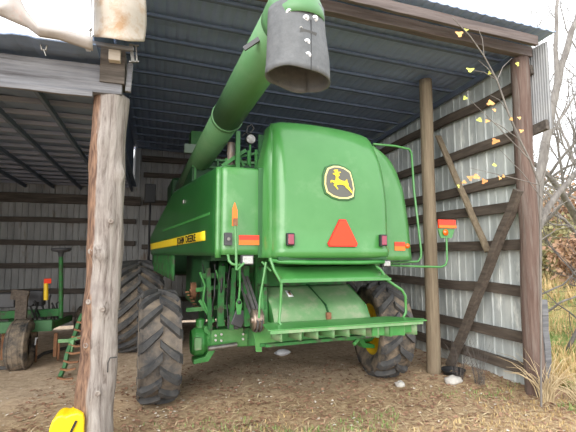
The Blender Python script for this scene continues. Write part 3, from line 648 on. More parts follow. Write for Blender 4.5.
# handrails at both ends of the tailboard
mb=MB(); mb.tube([lat(270,258,-1.45),lat(274,270,-1.48),lat(281.5,283,-1.5),lat(280.5,305,-1.5),lat(279,322,-1.5),lat(283,327.5,-1.52),lat(292,327,-1.5)],.015,n=8); part(mb,'handrail',M['green'])
mb=MB(); mb.tube([lat(266,262,-1.3),lat(264,275,-1.3),lat(260,298,-1.3),lat(259,318,-1.3)],.013,n=8); mb.tube([lat(262,262,-1.2),lat(271,271,-1.3)],.012,n=6); part(mb,'prop_rod',M['green'])
mb=MB(); mb.tube([lat(376,266,-1.4),lat(381,270,-1.42),lat(387,280,-1.45),lat(402,290,-1.5),lat(405.5,296,-1.5),lat(406,312,-1.5),lat(403,318,-1.5),lat(392,321,-1.52)],.015,n=8); part(mb,'handrail',M['green'])
# lights below the hood corners
for (x0,y0,x1,y1,ly) in((241.5,255,254,265,-1.22),(382.5,260,391,267,-1.25)):
    a=lat(x0,y0,ly); b=lat(x1,y1,ly)
    w_=part(MB().bb((a.x,ly,b.z),(b.x,ly+.07,a.z)),'work_light',M['greyblk'],bevel=.01)
    part(MB().bb((a.x+.012,ly-.012,b.z+.012),(b.x-.012,ly,a.z-.012)),'lens',M['lamp_glass'],w_,bevel=.008)
# ---- left marker lamp arm
mb=MB(); mb.tube([lat(228,255,-1.25),lat(229,261,-1.28),lat(232,264,-1.3),lat(236,265,-1.3),lat(242,265,-1.25)],.014,n=8)
mb.tube([lat(236.5,270,-1.30),lat(236,250,-1.30),lat(235,224,-1.30)],.014,n=8); mb.tube([lat(237,270,-1.3),lat(244,263,-1.28)],.012,n=8)
ma=part(mb,'marker_arm',M['green'])
a=lat(232.5,226,-1.31); b=lat(237.5,226,-1.31); t_=lat(235,202,-1.31)
mk=part(MB().prism([a,b,lat(237.5,210,-1.31),t_,lat(232.8,208,-1.31)],(0,.03,0)),'marker_board',M['refl_or'],ma,bevel=.003)
part(MB().box(lat(235,222,-1.30),(.045,.05,.07)),'marker_clamp',M['rust'],ma)
# ---- right marker lamp arm and ladder rail
mb=MB(); mb.tube([lat(372,264,-.9),lat(395,265.5,-.95),lat(420,266.5,-1.0),lat(441,267,-1.0),lat(445.5,265,-1.0),lat(447,260,-1.0),lat(446.5,238,-1.0)],.014,n=8)
ma=part(mb,'marker_arm',M['green'])
a=lat(437.5,219.5,-1.0); b=lat(455,228.5,-1.0)
part(MB().bb((a.x,-1.02,b.z),(b.x,-1.0,a.z)),'marker_board',M['refl_red'],ma,bevel=.004)
m2=lat(446,228,-1); part(MB().bb((a.x,-1.028,m2.z),(b.x,-1.02,m2.z+.035)),'reflector_strip',M['refl_or'],ma)
c1=lat(438,228.5,-1.0); c2=lat(455,228.5,-1.0); part(MB().prism([c1,c2,lat(452,238,-1),lat(441,238,-1)],(0,.015,0)),'marker_bracket',M['green'],ma)
q=lat(446,232.5,-1.02); part(MB().lathe([(.03,.001),(.03,.03),(.01,.04),(0,.04),(-.012,.001)],q,(0,1,0),n=18),'marker_lamp',M['amber'],ma)
mb=MB(); mb.tube([lat(373,144,-.9),lat(395,146,-.9),lat(409,149,-.9),lat(411.5,153,-.9),lat(414,190,-.9),lat(421,250,-.95),lat(421,257,-.95),lat(418,261.5,-.95),lat(400,262.5,-.95),lat(378,262.5,-.9)],.015,n=8)
part(mb,'ladder_rail',M['green'])
# ---- wheels
def wheel(name,cx,cy,r,w,nl,steer,rimr,tm,rimm,inner,label=None,lug=.058,lugm=None):
    """rubber tyre with chevron lugs, rim and hub; axis = local x, centre at (cx,cy,r)"""
    hw=w/2; mb=MB(); lugm=lugm or M['lug']
    prof=[(-hw*.72,rimr),(-hw*.95,rimr+(r-rimr)*.25),(-hw*1.02,rimr+(r-rimr)*.5),(-hw*.98,r*.90),(-hw*.88,r-lug*.75),(-hw*.6,r-lug*.25),(-hw*.3,r-lug*.06),(0,r-lug*.0-.004),(hw*.3,r-lug*.06),(hw*.6,r-lug*.25),(hw*.88,r-lug*.75),(hw*.98,r*.90),(hw*1.02,rimr+(r-rimr)*.5),(hw*.95,rimr+(r-rimr)*.25),(hw*.72,rimr)]
    r0=r; prof=[(a,(b-lug*.9 if abs(a)<hw*.9 and b>rimr+.01 else b)) for a,b in prof]
    mb.lathe(prof,(0,0,0),(1,0,0),n=64)
    ncar=len(mb.f)
    def P_(x,th,rr): return V((x,-math.cos(th)*rr,math.sin(th)*rr))
    def tread(x): return r-lug*.9-lug*.55*(abs(x)/hw)**3
    for sgn in(-1,1):
        for i in range(nl):
            th0=2*PI*(i+(.5 if sgn>0 else 0))/nl; vs=[];K=7
            for k in range(K+1):
                s=k/K; x=sgn*hw*(-.06+1.06*s) ; th=th0-(.36*s**.9)*(w/.5)*(.68/r); tw=(.042+.016*s)/r*1.0*(r/.68)**.5
                base=tread(x)-.02; top=tread(x)+lug*(.95-.15*s)
                if k==K: base=r*.86; top=tread(x)+lug*.1; x=sgn*hw*1.04
                for (dt,rr) in((-tw*1.25,base),(-tw*.8,top),(tw*.8,top),(tw*1.25,base)): vs.append(P_(x,th+dt,rr))
            fs=[]
            for k in range(K):
                for q in range(4): fs.append((k*4+q,k*4+(q+1)%4,(k+1)*4+(q+1)%4,(k+1)*4+q))
            fs+=[(3,2,1,0),(K*4,K*4+1,K*4+2,K*4+3)]; mb.add(vs,fs)
    e=part(mb,name,tm)
    e.data.materials.append(lugm); 
    for p_ in e.data.polygons:
        if p_.index>=ncar: p_.material_index=1
    e.location=(cx,cy,r-.02); e.rotation_euler=(0,0,steer)
    if label: e['label']=label
    mb=MB(); q=inner
    prr=[(-hw*.72,rimr+.01),(-hw*.74,rimr+.025),(-hw*.66,rimr+.02),(-hw*.62,rimr-.03),(-hw*.2,rimr-.07),(hw*.2,rimr-.07),(hw*.62,rimr-.03),(hw*.66,rimr+.02),(hw*.74,rimr+.025),(hw*.72,rimr+.01)]
    mb.lathe(prr,(0,0,0),(1,0,0),n=40)
    mb.lathe([(q*hw*.15,rimr-.06),(q*hw*.0,rimr*.75),(q*hw*.1,rimr*.5),(q*hw*.05,.12),(q*hw*.3,.11),(q*hw*.32,.001)],(0,0,0),(1,0,0),n=32)
    rm=part(mb,'rim',rimm,e)
    return e
wheel('rear_tire',-1.65,.03,.665,.45,14,R_(0),.36,M['tire'],M['yellow'],1)
wheel('rear_tire',1.46,.02,.675,.46,14,R_(-9),.36,M['tire_muddy'],M['yellow'],-1,'mud-caked rear tyre')
wheel('front_tire',-1.86,2.85,.82,.80,20,0,.42,M['tire_muddy'],M['yellow'],1,lug=.06)
wheel('front_tire',1.86,2.85,.82,.80,20,0,.42,M['tire_muddy'],M['yellow'],-1,lug=.06)
# ---- rear axle
mb=MB(); mb.bb((-1.08,-.14,.58),(1.06,.14,.80)); ax=part(mb,'rear_axle',M['green_frame'],bevel=.012)
mb=MB(); mb.bb((-1.05,-.20,.60),(-.60,-.14,.82)); part(mb,'axle_plate',M['green'],ax,bevel=.006)
for x,z in((-1.0,.755),(-1.0,.70),(-.93,.765),(-.93,.69),(-.66,.75),(-.66,.69)): part(MB().cyl((x,-.20,z),(x,-.222,z),.014,8),'axle_bolt',M['galv'],ax)
for sx in(-1,1):
    x=sx*1.15; mb=MB()
    mb.lathe([(-.10,.14),(-.06,.17),(.04,.17),(.08,.13),(.16,.12),(.20,.10)],(x+sx*.02,-.02,.66),(-sx,0,0),n=24)
    mb.prism([(x-sx*.02,-.15,.86),(x-sx*.10,-.15,.86),(x-sx*.16,-.15,.74),(x-sx*.16,-.15,.56),(x-sx*.08,-.15,.44),(x+sx*.10,-.15,.42),(x+sx*.10,-.15,.47),(x-sx*.04,-.15,.50),(x-sx*.09,-.15,.58),(x-sx*.09,-.15,.74),(x-sx*.02,-.15,.80)],(0,.20,0))
    mb.lathe([(0,.001),(0,.05),(.5,.06),(.52,.001)],(x,.02,.42),(0,0,1),n=16)
    kn_=part(mb,'steering_knuckle',M['green_frame'],bevel=.004)
    mb=MB()
    for k in range(8):
        a=k*PI/4; mb.box((x+sx*.06,-.02+math.cos(a)*.15,.66+math.sin(a)*.15),(.03,.03,.03))
    mb.bb((x+sx*.02,-.22,.60),(x+sx*.10,-.16,.74)); part(mb,'hub_flange',M['green_dusty'],kn_)
for a,b in(((-1.1,-.28,.62),(-.75,-.26,.64)),((.75,-.26,.62),(1.1,-.28,.62))): part(MB().cyl(a,b,.03,12),'steering_rod',M['steel'],ax)
# frame rails from axle to body
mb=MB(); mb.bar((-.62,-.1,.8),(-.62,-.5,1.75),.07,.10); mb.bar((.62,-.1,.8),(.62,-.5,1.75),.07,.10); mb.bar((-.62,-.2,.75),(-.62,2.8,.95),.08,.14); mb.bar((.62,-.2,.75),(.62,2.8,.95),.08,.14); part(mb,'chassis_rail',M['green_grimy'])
mb=MB(); g=[lat(252,322,-1.05),lat(270,322,-1.05),lat(276,343,-1.05),lat(262,345,-1.05),lat(262,352,-1.05),lat(256,352,-1.05),lat(255,340,-1.05)]
mb.prism(g,(0,.02,0)); part(mb,'chopper_bracket',M['green'],bevel=.003)
mb=MB(); mb.prism([lat(260,290,-.95),lat(267,290,-.95),lat(268,328,-1.0),lat(262,330,-1.0)],(0,.02,0)); part(mb,'chopper_side_plate',M['green_frame'])
# ---- drives on the left side under the panel
def pulley(c,r,w,m,par=None,name='drive_pulley'):
    mb=MB(); prof=[(-w/2,.001),(-w/2,r)]
    k=3
    for i in range(k): prof+=[(-w/2+w*(i+.5)/k,r*.82),(-w/2+w*(i+1)/k,r)]
    prof+=[(w/2,.001)]; mb.lathe(prof,c,(1,0,0),n=28); mb.lathe([(-w*.7,.001),(-w*.7,r*.25),(w*.7,r*.25),(w*.7,.001)],c,(1,0,0),n=14)
    return part(mb,name,m)
pc1=lat(257,320,-1.09); pc2=lat(254,262,-.72)
pulley(pc1,.115,.09,M['bronze']); pulley((pc1.x-.02,-.40,1.55),.16,.09,M['green_grimy'])
mb=MB()
for dx in(-.02,.02):
    for dy,s2 in((-.11,.16),(.11,.16)):
        mb.bar((pc1.x+dx,pc1.y+dy,pc1.z),(pc1.x-.02+dx,-.40+dy*1.4,1.55),.028,.012,up=V((0,1,0)))
    mb.tube([(pc1.x+dx,pc1.y-.117*math.cos(a*PI/8),pc1.z-.117*math.sin(a*PI/8)) for a in range(9)],.012,n=6)
part(mb,'drive_belt',M['belt'])
pulley(lat(193,291,.35),.12,.06,M['rust']); pulley((-.84,.25,1.50),.20,.08,M['green_grimy']); pulley((-.78,-.2,1.18),.13,.07,M['steel'])
mb=MB(); mb.bar((-.84,.05,1.50),(-.78,-.32,1.18),.05,.014); mb.bar((-.84,.45,1.50),(-.78,-.08,1.18),.05,.014); part(mb,'drive_belt',M['belt'])
mb=MB()
for px0,py0,px1,py1,ly,wd in((246,266,247,326,-.62,.06),(222,266,220,326,-.35,.07),(208,268,210,330,-.2,.05),(234,268,231,330,-.45,.05)):
    a=lat(px0,py0,ly); b=lat(px1,py1,ly); mb.bar(a,b,wd,.05,up=V((0,1,0)))
part(mb,'hanger_post',M['green_grimy'])
mb=MB(); mb.bar(lat(202,276,-.1),lat(224,275,-.1),.05,.06); mb.bar(lat(196,290,.1),lat(240,284,.1),.04,.05); mb.bar(lat(186,310,.1),lat(250,305,.0),.04,.05); mb.bar(lat(200,300,-.1),lat(214,322,-.2),.04,.04); part(mb,'cross_brace',M['green_frame'])
mb=MB(); mb.tube([lat(240,262,-.9),lat(240,285,-.9),lat(239,298,-.9)],.012,n=6); q=lat(239,305,-.9); mb.prism([(q.x-.035,-.9,q.z+.02),(q.x,-.9,q.z+.09),(q.x+.035,-.9,q.z+.02),(q.x+.02,-.9,q.z-.10),(q.x-.02,-.9,q.z-.10)],(0,.015,0)); part(mb,'adjuster_lever',M['green_frame'])
mb=MB(); mb.lathe([(0,.001),(0,.02),(.02,.02),(.02,.001)],(q.x,-.915,q.z+.03),(0,1,0),n=12); part(mb,'adjuster_bolt',M['black'])
mb=MB()
for k in range(6):
    x=203+k*9; ly=-.1-.08*k+rnd.uniform(-.1,.1); pts=[]
    for s in range(9):
        pts.append(lat(x+6*math.sin(s*.35+k)*.5+rnd.uniform(-.6,.6),264+s*8,ly+.05*math.sin(s+k)))
    mb.tube(pts,.008+.003*(k%3),n=6)
part(mb,'hydraulic_hose',M['hose'])
mb=MB(); mb.tube([lat(200,272,-.2),lat(205,285,-.2),lat(203,300,-.2),lat(212,322,-.2)],.016,n=7); mb.tube([lat(216,270,-.3),lat(222,290,-.3),lat(224,326,-.35)],.012,n=7); part(mb,'oil_line',M['green_frame'])
mb=MB(); mb.bar(lat(236,326,-.5),lat(242,310,-.5),.03,.14); mb.box(lat(233,322,-.4),(.12,.1,.16)); part(mb,'gearbox',M['greyblk'],bevel=.01)
mb=MB(); mb.box(lat(262,275,-.9),(.05,.2,.18)); mb.box(lat(262,300,-.85),(.03,.25,.30)); part(mb,'bearing_plate',M['green_grimy'])
for k in range(14):
    a=lat(187+k*1.9,292+(k*37%17),.25+.02*k); part(MB().box(a,(.05,.03,.02),rz=k),'chain_link',M['rust'])
part(MB().bb((-1.12,.2,1.0),(-1.02,1.9,1.70)),'drive_shield',M['green_dark'])
part(MB().bb((-1.1,.5,.85),(-.6,.56,1.7)),'shade_backing',M['green_dark'])  # added dark sheet standing in for the shaded cavities behind the drives
# floor pan of the body above the axle
part(MB().bb((-1.12,-.5,1.66),(-.6,1.0,1.72)),'drip_pan',M['green_dark'])
part(MB().bb((.6,-.5,1.60),(1.12,1.0,1.70)),'drip_pan',M['green_dark'])
# ================================================================== left bay: implement etc.
Y0=7.6
def G(px_,py_,Y): return at(px_,py_,Y=Y)
imp=empty('row_planter',(at(20,330,Y=Y0).x,Y0,0),0,label='old green planter frame with a dusty wheel in the dark left bay',cat='farm implement')
def ip(mb,name,m,par=None,label=None,**k):
    o=mb.build(name,m,par or imp,**k)
    o.data.transform(Matrix.Translation(-V(imp.location)))
    if label:o['label']=label
    return o
mb=MB(); mb.bar(at(-70,331,Y=Y0),at(53,325,Y=Y0),.12,.17); ip(mb,'tool_bar',M['green_tool'],bevel=.01)
mb=MB(); mb.bar(at(-60,318,Y=Y0+.5),at(60,312,Y=Y0+.5),.08,.12); ip(mb,'rear_bar',M['green_grimy'])
mb=MB(); mb.bar(at(50,326,Y=Y0),at(70,318,Y=Y0+1.2),.08,.10); mb.bar(at(10,326,Y=Y0),at(14,318,Y=Y0+1.2),.08,.10); ip(mb,'side_bar',M['green_grimy'])
def small_wheel(c,r,w,name):
    mb=MB(); h=w/2
    mb.lathe([(-h*.6,r*.5),(-h,r*.6),(-h*1.02,r*.8),(-h*.8,r*.95),(-h*.3,r),(h*.3,r),(h*.8,r*.95),(h*1.02,r*.8),(h,r*.6),(h*.6,r*.5)],c,(1,0,0),n=36)
    for k in range(4): mb.lathe([(-h*.7+k*h*.45,r*.985),(-h*.6+k*h*.45,r*1.02),(-h*.5+k*h*.45,r*.985)],c,(1,0,0),n=36)
    o=ip(mb,name,M['tire_muddy']); mb=MB(); mb.lathe([(-h*.6,r*.52),(0,r*.45),(0,.001)],c,(1,0,0),n=24); ip(mb,'rim',M['rust'],o); o.children[0].parent=o
    return o
c=at(20,328,Y=Y0-.25); small_wheel(V((c.x,Y0-.15,.36)),.38,.30,'gauge_wheel')
c=at(82,300,Y=Y0+1.2); small_wheel(V((c.x,Y0+1.5,.36)),.36,.25,'gauge_wheel')
mb=MB(); mb.bar(at(20,333,Y=Y0+.02),at(22,296,Y=Y0+.1),.16,.06); mb.bar(at(19,300,Y=Y0+.2),at(21,290,Y=Y0+.2),.25,.05); ip(mb,'wheel_arm',M['wood_darkY'])
a=at(61,318,Y=Y0+.4); b=at(61,254,Y=Y0+.4)
mb=MB(); mb.tube([a,b],.035,n=10); st=ip(mb,'upright_pipe',M['green_grimy'])
mb=MB(); mb.lathe([(-.10,.035),(-.02,.05),(.0,.14),(.03,.16),(.05,.15),(.06,.001)],b+V((.0,0,.05)),(0,0,1),n=24); ip(mb,'pipe_cap',M['greyblk'])
mb=MB(); a=at(46,300,Y=Y0+.3); b=at(46,283,Y=Y0+.3); mb.cyl(a,b,.035,12); ip(mb,'yellow_tube',M['yellow'],label='yellow tube')
mb=MB(); mb.box(at(47.5,281,Y=Y0+.3),(.10,.05,.08),rz=.4); ip(mb,'orange_tag',M['leaf_or'] if 0 else M['smv'])
for (x,y) in((12,300),(34,300)):
    pass
mb=MB(); mb.box(at(8,300,Y=Y0+.6),(.26,.22,.24)); ip(mb,'seed_box',M['greyblk'],bevel=.02); mb=MB(); mb.box(at(36,298,Y=Y0+.6),(.26,.22,.26)); ip(mb,'seed_box',M['greyblk'],bevel=.02)
mb=MB()
for k in range(8):
    pts=[at(32+k*4+rnd.uniform(-2,2),300+rnd.uniform(-6,4)+s*5,Y=Y0+.35+.05*k) for s in range(6)]; pts=[p+V((rnd.uniform(-.04,.04),0,rnd.uniform(-.03,.03))) for p in pts]; mb.tube(pts,.016,n=6)
ip(mb,'hose_bundle',M['hose'])
for x in(4,34,56):
    mb=MB(); a=at(x,333,Y=Y0+.1); mb.bar(a,(a.x,a.y,.1),.05,.05); mb.lathe([(-.01,.001),(-.01,.17),(.01,.17),(.01,.001)],(a.x+.04,a.y,.2),(1,.3,0),n=24)
    ip(mb,'disc_opener',M['rust'])
# tall white bits on the frame
mb=MB(); mb.tube([at(35,345,Y=Y0-.1),at(36,338,Y=Y0-.1),at(38,338,Y=Y0-.1)],.012,n=6); ip(mb,'wire_clip',M['white'])
# leaning harrow section with tines
mb=MB(); hr=empty('tine_section',(at(66,375,Z=.0).x,at(66,375,Z=.0).y,0),0,label='leaning green and yellow bar with rusty tines behind the cedar post',cat='farm implement')
b0=at(60,377,Z=.02); t0=b0+V((.16,.55,.78))
mb=MB(); mb.bar(b0,t0,.05,.05,seg=6,wob=.02); o=mb.build('bar',M['green_tool'],hr); o.data.transform(Matrix.Translation(-V(hr.location)))
mb=MB()
for k in range(8):
    p=b0.lerp(t0,k/8); mb.bar(p+V((-.03,-.02,.0)),p+V((.17,-.05,-.03+.02*(k%2))),.035,.025,seg=2,wob=.02)
o=mb.build('tine_row',M['rust'],hr); o.data.transform(Matrix.Translation(-V(hr.location)))
mb=MB()
p=at(58,341,Y=Y0-.6); mb.bar(p,p+V((.42,.05,.03)),.03,.05,seg=3,wob=.02); q=p+V((.2,0,.0)); mb.bar(q,q+V((-.02,-.05,-.18)),.05,.04)
o=mb.build('link_arm',M['green_dusty'],hr); o.data.transform(Matrix.Translation(-V(hr.location)))
# black flat hose on the dirt
pts=[at(x,y,Z=.03) for x,y in((-30,372),(0,368),(18,368),(30,362),(44,354),(58,350),(72,346))]
mb=MB(); sm=[]
for i in range(len(pts)-1):
    for k in range(6): sm.append(pts[i].lerp(pts[i+1],k/6))
sm.append(pts[-1]); sm=[V((p.x,p.y,gz(p.x,p.y)+.03)) for p in sm]; mb.tube(sm,.028,n=8)
tag(mb.build('rubber_hose',M['belt']),'flat black rubber hose lying across the dirt in the left bay','hose')
# yellow plastic case by the cedar post
q=at(66,432,Y=4.05); mb=MB()
prof=[(-.13,-.30),(-.12,-.06),(-.10,.0),(-.07,.035),(-.03,.045),(.0,.030),(.04,.045),(.09,.05),(.13,.03),(.14,-.02),(.14,-.30)]
mb.prism([V((q.x+x,4.0,.37+z)) for x,z in prof],(0,.20,0))
yc=tag(mb.build('plastic_case',M['yellow_plastic'],bevel=.02,origin=(q.x,4.1,.05)),'bright yellow moulded plastic case on the ground left of the cedar post','case')
yc.data.transform(Matrix.Translation((0,0,.0)))
mb=MB(); mb.bar(V((q.x-.02,3.985,.12))-V((q.x,4.1,.05)),V((q.x+.085,3.985,.36))-V((q.x,4.1,.05)),.02,.012,up=V((0,1,0))); mb.build('strap',M['black'],yc)
# rocks, pan, sack
def onground(px_,py_):
    p=at(px_,py_,Z=0)
    for _ in range(8): p=at(px_,py_,Z=gz(p.x,p.y))
    return p
def rock(name,c,s,m,label,cat='rock',seed=0):
    mb=MB(); nu,nv=24,14
    def f(u,v):
        th=u*2*PI; ph=-PI/2+v*PI; d=V((math.cos(th)*math.cos(ph),math.sin(th)*math.cos(ph),math.sin(ph)))
        k=1+.28*noise.noise(d*1.5+V((seed,0,0)))+.10*noise.noise(d*4+V((seed,5,0))); return V((d.x*s[0]*k,d.y*s[1]*k,d.z*s[2]*k))
    mb.grid(f,nu,nv); o=mb.build(name,m); o.location=c; return tag(o,label,cat)
c=onground(453,383); rock('pale_rock',(c.x,c.y,gz(c.x,c.y)+.035),(.125,.09,.06),M['rock'],'large pale limestone rock beside the black pan near the support post',seed=1)
c=onground(400,386); rock('small_rock',(c.x,c.y,gz(c.x,c.y)+.02),(.07,.06,.045),M['rock'],'small pale rock on the dirt in front of the right rear tyre',seed=3)
c=onground(452,377)
mb=MB(); pn=empty('drain_pan',(c.x+.10,c.y+.10,gz(c.x,c.y)+.0),0,label='shallow black plastic pan on the ground behind the pale rock',cat='pan')
mb.lathe([(0,.001),(0,.13),(.07,.16),(.075,.17),(.068,.17),(.012,.12),(.012,.001)],(0,0,0),(0,0,1),n=32); mb.build('pan_body',M['black'],pn)
c=onground(284,357)
rock('white_sack',(c.x,c.y+.1,.05),(.13,.08,.05),M['white'],'crumpled white sack lying on the dirt under the combine','sack',seed=8)
# ================================================================== litter and grass (uncountable)
def scatter(name,m,n,area,size,label,cat,flat=True,seed=1,keep=None):
    r=random.Random(seed); mb=MB()
    i=0
    while i<n:
        x,y=area(r)
        if keep and not keep(x,y): continue
        i+=1
        z=gz(x,y)+.003; a=r.uniform(0,2*PI); l=size*r.uniform(.5,1.6); w=l*(r.uniform(.4,.8) if flat else r.uniform(.04,.10))
        d=V((math.cos(a),math.sin(a),r.uniform(-.15,.3)))*l/2; s=V((-math.sin(a),math.cos(a),r.uniform(-.2,.2)))*w/2; c=V((x,y,z+abs(d.z)+.004))
        mb.add([c-d,c+s+V((0,0,.2*w)),c+d,c-s],[(0,1,2,3)])
    return tag(mb.build(name,m,fixn=False),label,cat,kind='stuff')
scatter('leaf_litter',M['litter'],5200,lambda r:(r.uniform(-1.5,5.6),r.triangular(2.6,7.5,4.4)),.045,'brown fallen leaves scattered over the dirt and straw','leaves',seed=1)
scatter('pale_chips',M['chips'],900,lambda r:(r.uniform(-3,5.2),r.triangular(2.8,8,4.8)),.03,'pale wood chips and stones scattered on the dirt','chips',seed=2)
scatter('straw_litter',M['straw'],6500,lambda r:(r.uniform(-2.5,5.6),r.triangular(2.4,6.2,4.0)),.10,'pale straw stems lying on the ground in front of the shed','straw',flat=False,seed=3)
def grass(name,m,n,area,h,label,seed,keep=None,lean=.5,w=.006):
    r=random.Random(seed); mb=MB(); i=0; tries=0
    while i<n and tries<n*20:
        tries+=1; x,y=area(r)
        if keep and not keep(x,y): continue
        i+=1; z=gz(x,y)-.01; a=r.uniform(0,2*PI); hh=h*r.uniform(.4,1.3); le=r.uniform(.1,lean)*hh; ww=w*r.uniform(.7,1.4)
        d=V((math.cos(a)*le,math.sin(a)*le,0)); s=V((-math.sin(a),math.cos(a),0))*ww; b=V((x,y,z))
        m1=b+d*.3+V((0,0,hh*.6)); t=b+d+V((0,0,hh))
        mb.add([b-s,b+s,m1+s*.7,m1-s*.7,t],[(0,1,2,3),(3,2,4)])
    return tag(mb.build(name,m,fixn=False),label,'grass',kind='stuff')
patch=lambda x,y:noise.noise(V((x*1.1,y*1.1,2)))>(.05 if y>4.3 else -.1)-(.35 if y<3.9 else 0)
fr=lambda r:(r.uniform(-1.6,5.9),r.triangular(2.5,4.75,3.3))
grass('dry_grass',M['grass_y'],6000,fr,.045,'short dry yellow grass in front of the shed opening',5,keep=patch,lean=1.2)
grass('green_grass',M['grass_g'],5200,fr,.05,'sparse green grass among the straw in the foreground',6,keep=lambda x,y:noise.noise(V((x*.9,y*.9,12)))>.04,lean=1.0)
rg=lambda r:(5.0+r.random()**2*9,3.0+r.random()**1.2*12)
grass('field_grass',M['grass_g'],16000,rg,.12,'green grass growing outside the right wall',7,keep=lambda x,y:noise.noise(V((x*.5,y*.5,1)))>-.12 and (x>4.95),lean=.8,w=.010)
grass('field_straw_grass',M['grass_y'],14000,rg,.20,'yellow dry grass growing in the field outside the right wall',8,keep=lambda x,y:noise.noise(V((x*.5,y*.5,1)))<.18 and (x>4.95),lean=.8,w=.008)
# far field grass, taller and coarser
grass('far_dry_grass',M['grass_y'],9000,lambda r:(12+r.random()*28,6+r.random()*28),.45,'tall dry yellow grass in the far field',9,lean=.7,w=.03)
# dry clump at the corner post
def clump(c,n,h,m,name,label,cat,seed,spread=.5,w=.006):
    r=random.Random(seed); mb=MB()
    for i in range(n):
        a=r.uniform(0,2*PI); hh=h*r.uniform(.5,1.2); le=r.uniform(.2,1)*spread*hh; b=V((c[0]+r.uniform(-.06,.06),c[1]+r.uniform(-.06,.06),gz(c[0],c[1])-.02))
        pts=[b+V((math.cos(a)*le*t**1.6,math.sin(a)*le*t**1.6,hh*(t-.45*t**3*(le/hh)))) for t in(0,.25,.5,.75,1)]
        mb.tube(pts,[w,w*.9,w*.7,w*.5,w*.15],n=4,cap=False)
    return tag(mb.build(name,m),label,cat)
clump((4.42,4.0),60,.62,M['straw'],'dry_grass_clump','clump of long dry straw-coloured grass at the foot of the corner post','grass',11,spread=.9)
clump((4.62,3.75),45,.42,M['straw'],'dry_grass_clump','low clump of dry grass outside the corner post','grass',12,spread=1.0)
clump((4.98,3.95),90,.28,M['grass_g'],'green_grass_tuft','bright green grass tuft just outside the corner post','grass',13,spread=1.0)
clump((4.12,4.75),26,.75,M['bark_dark'],'dead_weed','dead brown weed stalks against the lower right wall','weed',14,spread=.6,w=.003)
clump((4.0,5.0),22,.7,M['bark_dark'],'dead_weed','thin dead weed stalks by the wall behind the black brace foot','weed',16,spread=.6,w=.003)
# ================================================================== trees outside
def tree(name,base,h,r0,m,label,seed,depth=5,leafm=None,nleaf=0,lean=V((0,0,0)),spread=.6,cat='tree',leafs=.12,split=3,leafname='foliage'):
    r=random.Random(seed); mb=MB(); tips=[]
    base=V((base[0],base[1],gz(base[0],base[1])-.1)) if len(base)==2 else V(base)
    def grow(p,d,l,rad,lv):
        k=5; pts=[p]; rs=[rad]; q=p; dd=d.copy()
        for i in range(k):
            dd=(dd+V((r.gauss(0,.11),r.gauss(0,.11),r.gauss(.03,.08)))).normalized(); q=q+dd*l/k; pts.append(q); rs.append(rad*(1-.45*(i+1)/k))
        mb.tube(pts,rs,n=7 if lv>2 else (5 if lv>1 else 3),cap=False)
        if lv<=1: tips.extend(pts[2:])
        if lv==0: return
        for c in range(split if lv<depth else split+1):
            i=r.randint(2,k); a=V((r.gauss(0,1),r.gauss(0,1),r.gauss(.15,.7))).normalized(); nd=(dd*(1-spread)+a*spread).normalized()
            grow(pts[i],nd,l*r.uniform(.55,.8),rs[i]*r.uniform(.5,.7),lv-1)
        grow(pts[-1],(dd+V((r.gauss(0,.2),r.gauss(0,.2),.1))).normalized(),l*.75,rs[-1],lv-1)
    grow(base,(V((0,0,1))+lean).normalized(),h*.36,r0,depth)
    e=empty(name,base,0,label=label,cat=cat)
    o=mb.build('branches' if not nleaf else 'trunk',m,e,fixn=False); o.data.transform(Matrix.Translation(-base))
    if nleaf:
        lb=MB()
        for i in range(nleaf):
            c=r.choice(tips)+V((r.gauss(0,1),r.gauss(0,1),r.gauss(0,1)))*leafs*1.6
            a=V((r.gauss(0,1),r.gauss(0,1),r.gauss(0,1))).normalized(); b=a.cross(V((r.gauss(0,1),r.gauss(0,1),r.gauss(0,1)))).normalized(); s=leafs*r.uniform(.4,1)
            lb.add([c-a*s,c+b*s*.6,c+a*s,c-b*s*.6],[(0,1,2,3)])
        o=lb.build(leafname,leafm,e,fixn=False); o.data.transform(Matrix.Translation(-base))
    return e
tree('bare_tree',(11.2,8.6),10,.24,M['bark'],'tall bare grey tree with a thick leaning trunk beside the shed',21,depth=5,lean=V((.10,-.05,0)),spread=.5)
tree('bare_tree',(13.5,12.4),11,.20,M['bark'],'tall bare tree standing behind the leaning one',22,depth=5,lean=V((-.1,0,0)),spread=.5)
tree('bare_sapling',(8.3,6.6),5,.06,M['bark_dark'],'slim bare sapling with fine twigs outside the wall',23,depth=4,spread=.55,lean=V((.2,-.1,0)))
tree('bare_sapling',(7.0,5.9),3.2,.04,M['bark_dark'],'low bare sapling with long grey twigs close to the shed corner',24,depth=4,spread=.6,lean=V((.3,-.1,0)))
tree('bare_tree',(20,14.5),12,.22,M['bark'],'distant bare tree beyond the russet bushes',25,depth=5,spread=.5)
for i,(x,y,h,mm,t) in enumerate(((22,19,4.2,'leaf_br','russet brown bush at the far left of the field'),(25,21,6.2,'leaf_br','tall russet leafed tree behind the bushes'),(19.5,16.4,3.0,'leaf_ol','olive yellow bush in the middle of the field edge'),(23,18,3.6,'leaf_ol','pale olive bush near the far trees'),(28,22,5.5,'leaf_br','round rust coloured tree to the far right'),(17.0,13.0,2.2,'leaf_br','low brown bush in front of the olive bush'),(30,26,6.5,'leaf_ol','tall yellow-green tree at the back of the field'))):
    tree('autumn_bush' if h<4.5 else 'autumn_tree',(x,y),h,.10,M['bark'],t,40+i,depth=4,leafm=M[mm],nleaf=3800,spread=.62,cat='bush' if h<4.5 else 'tree',leafs=.17)
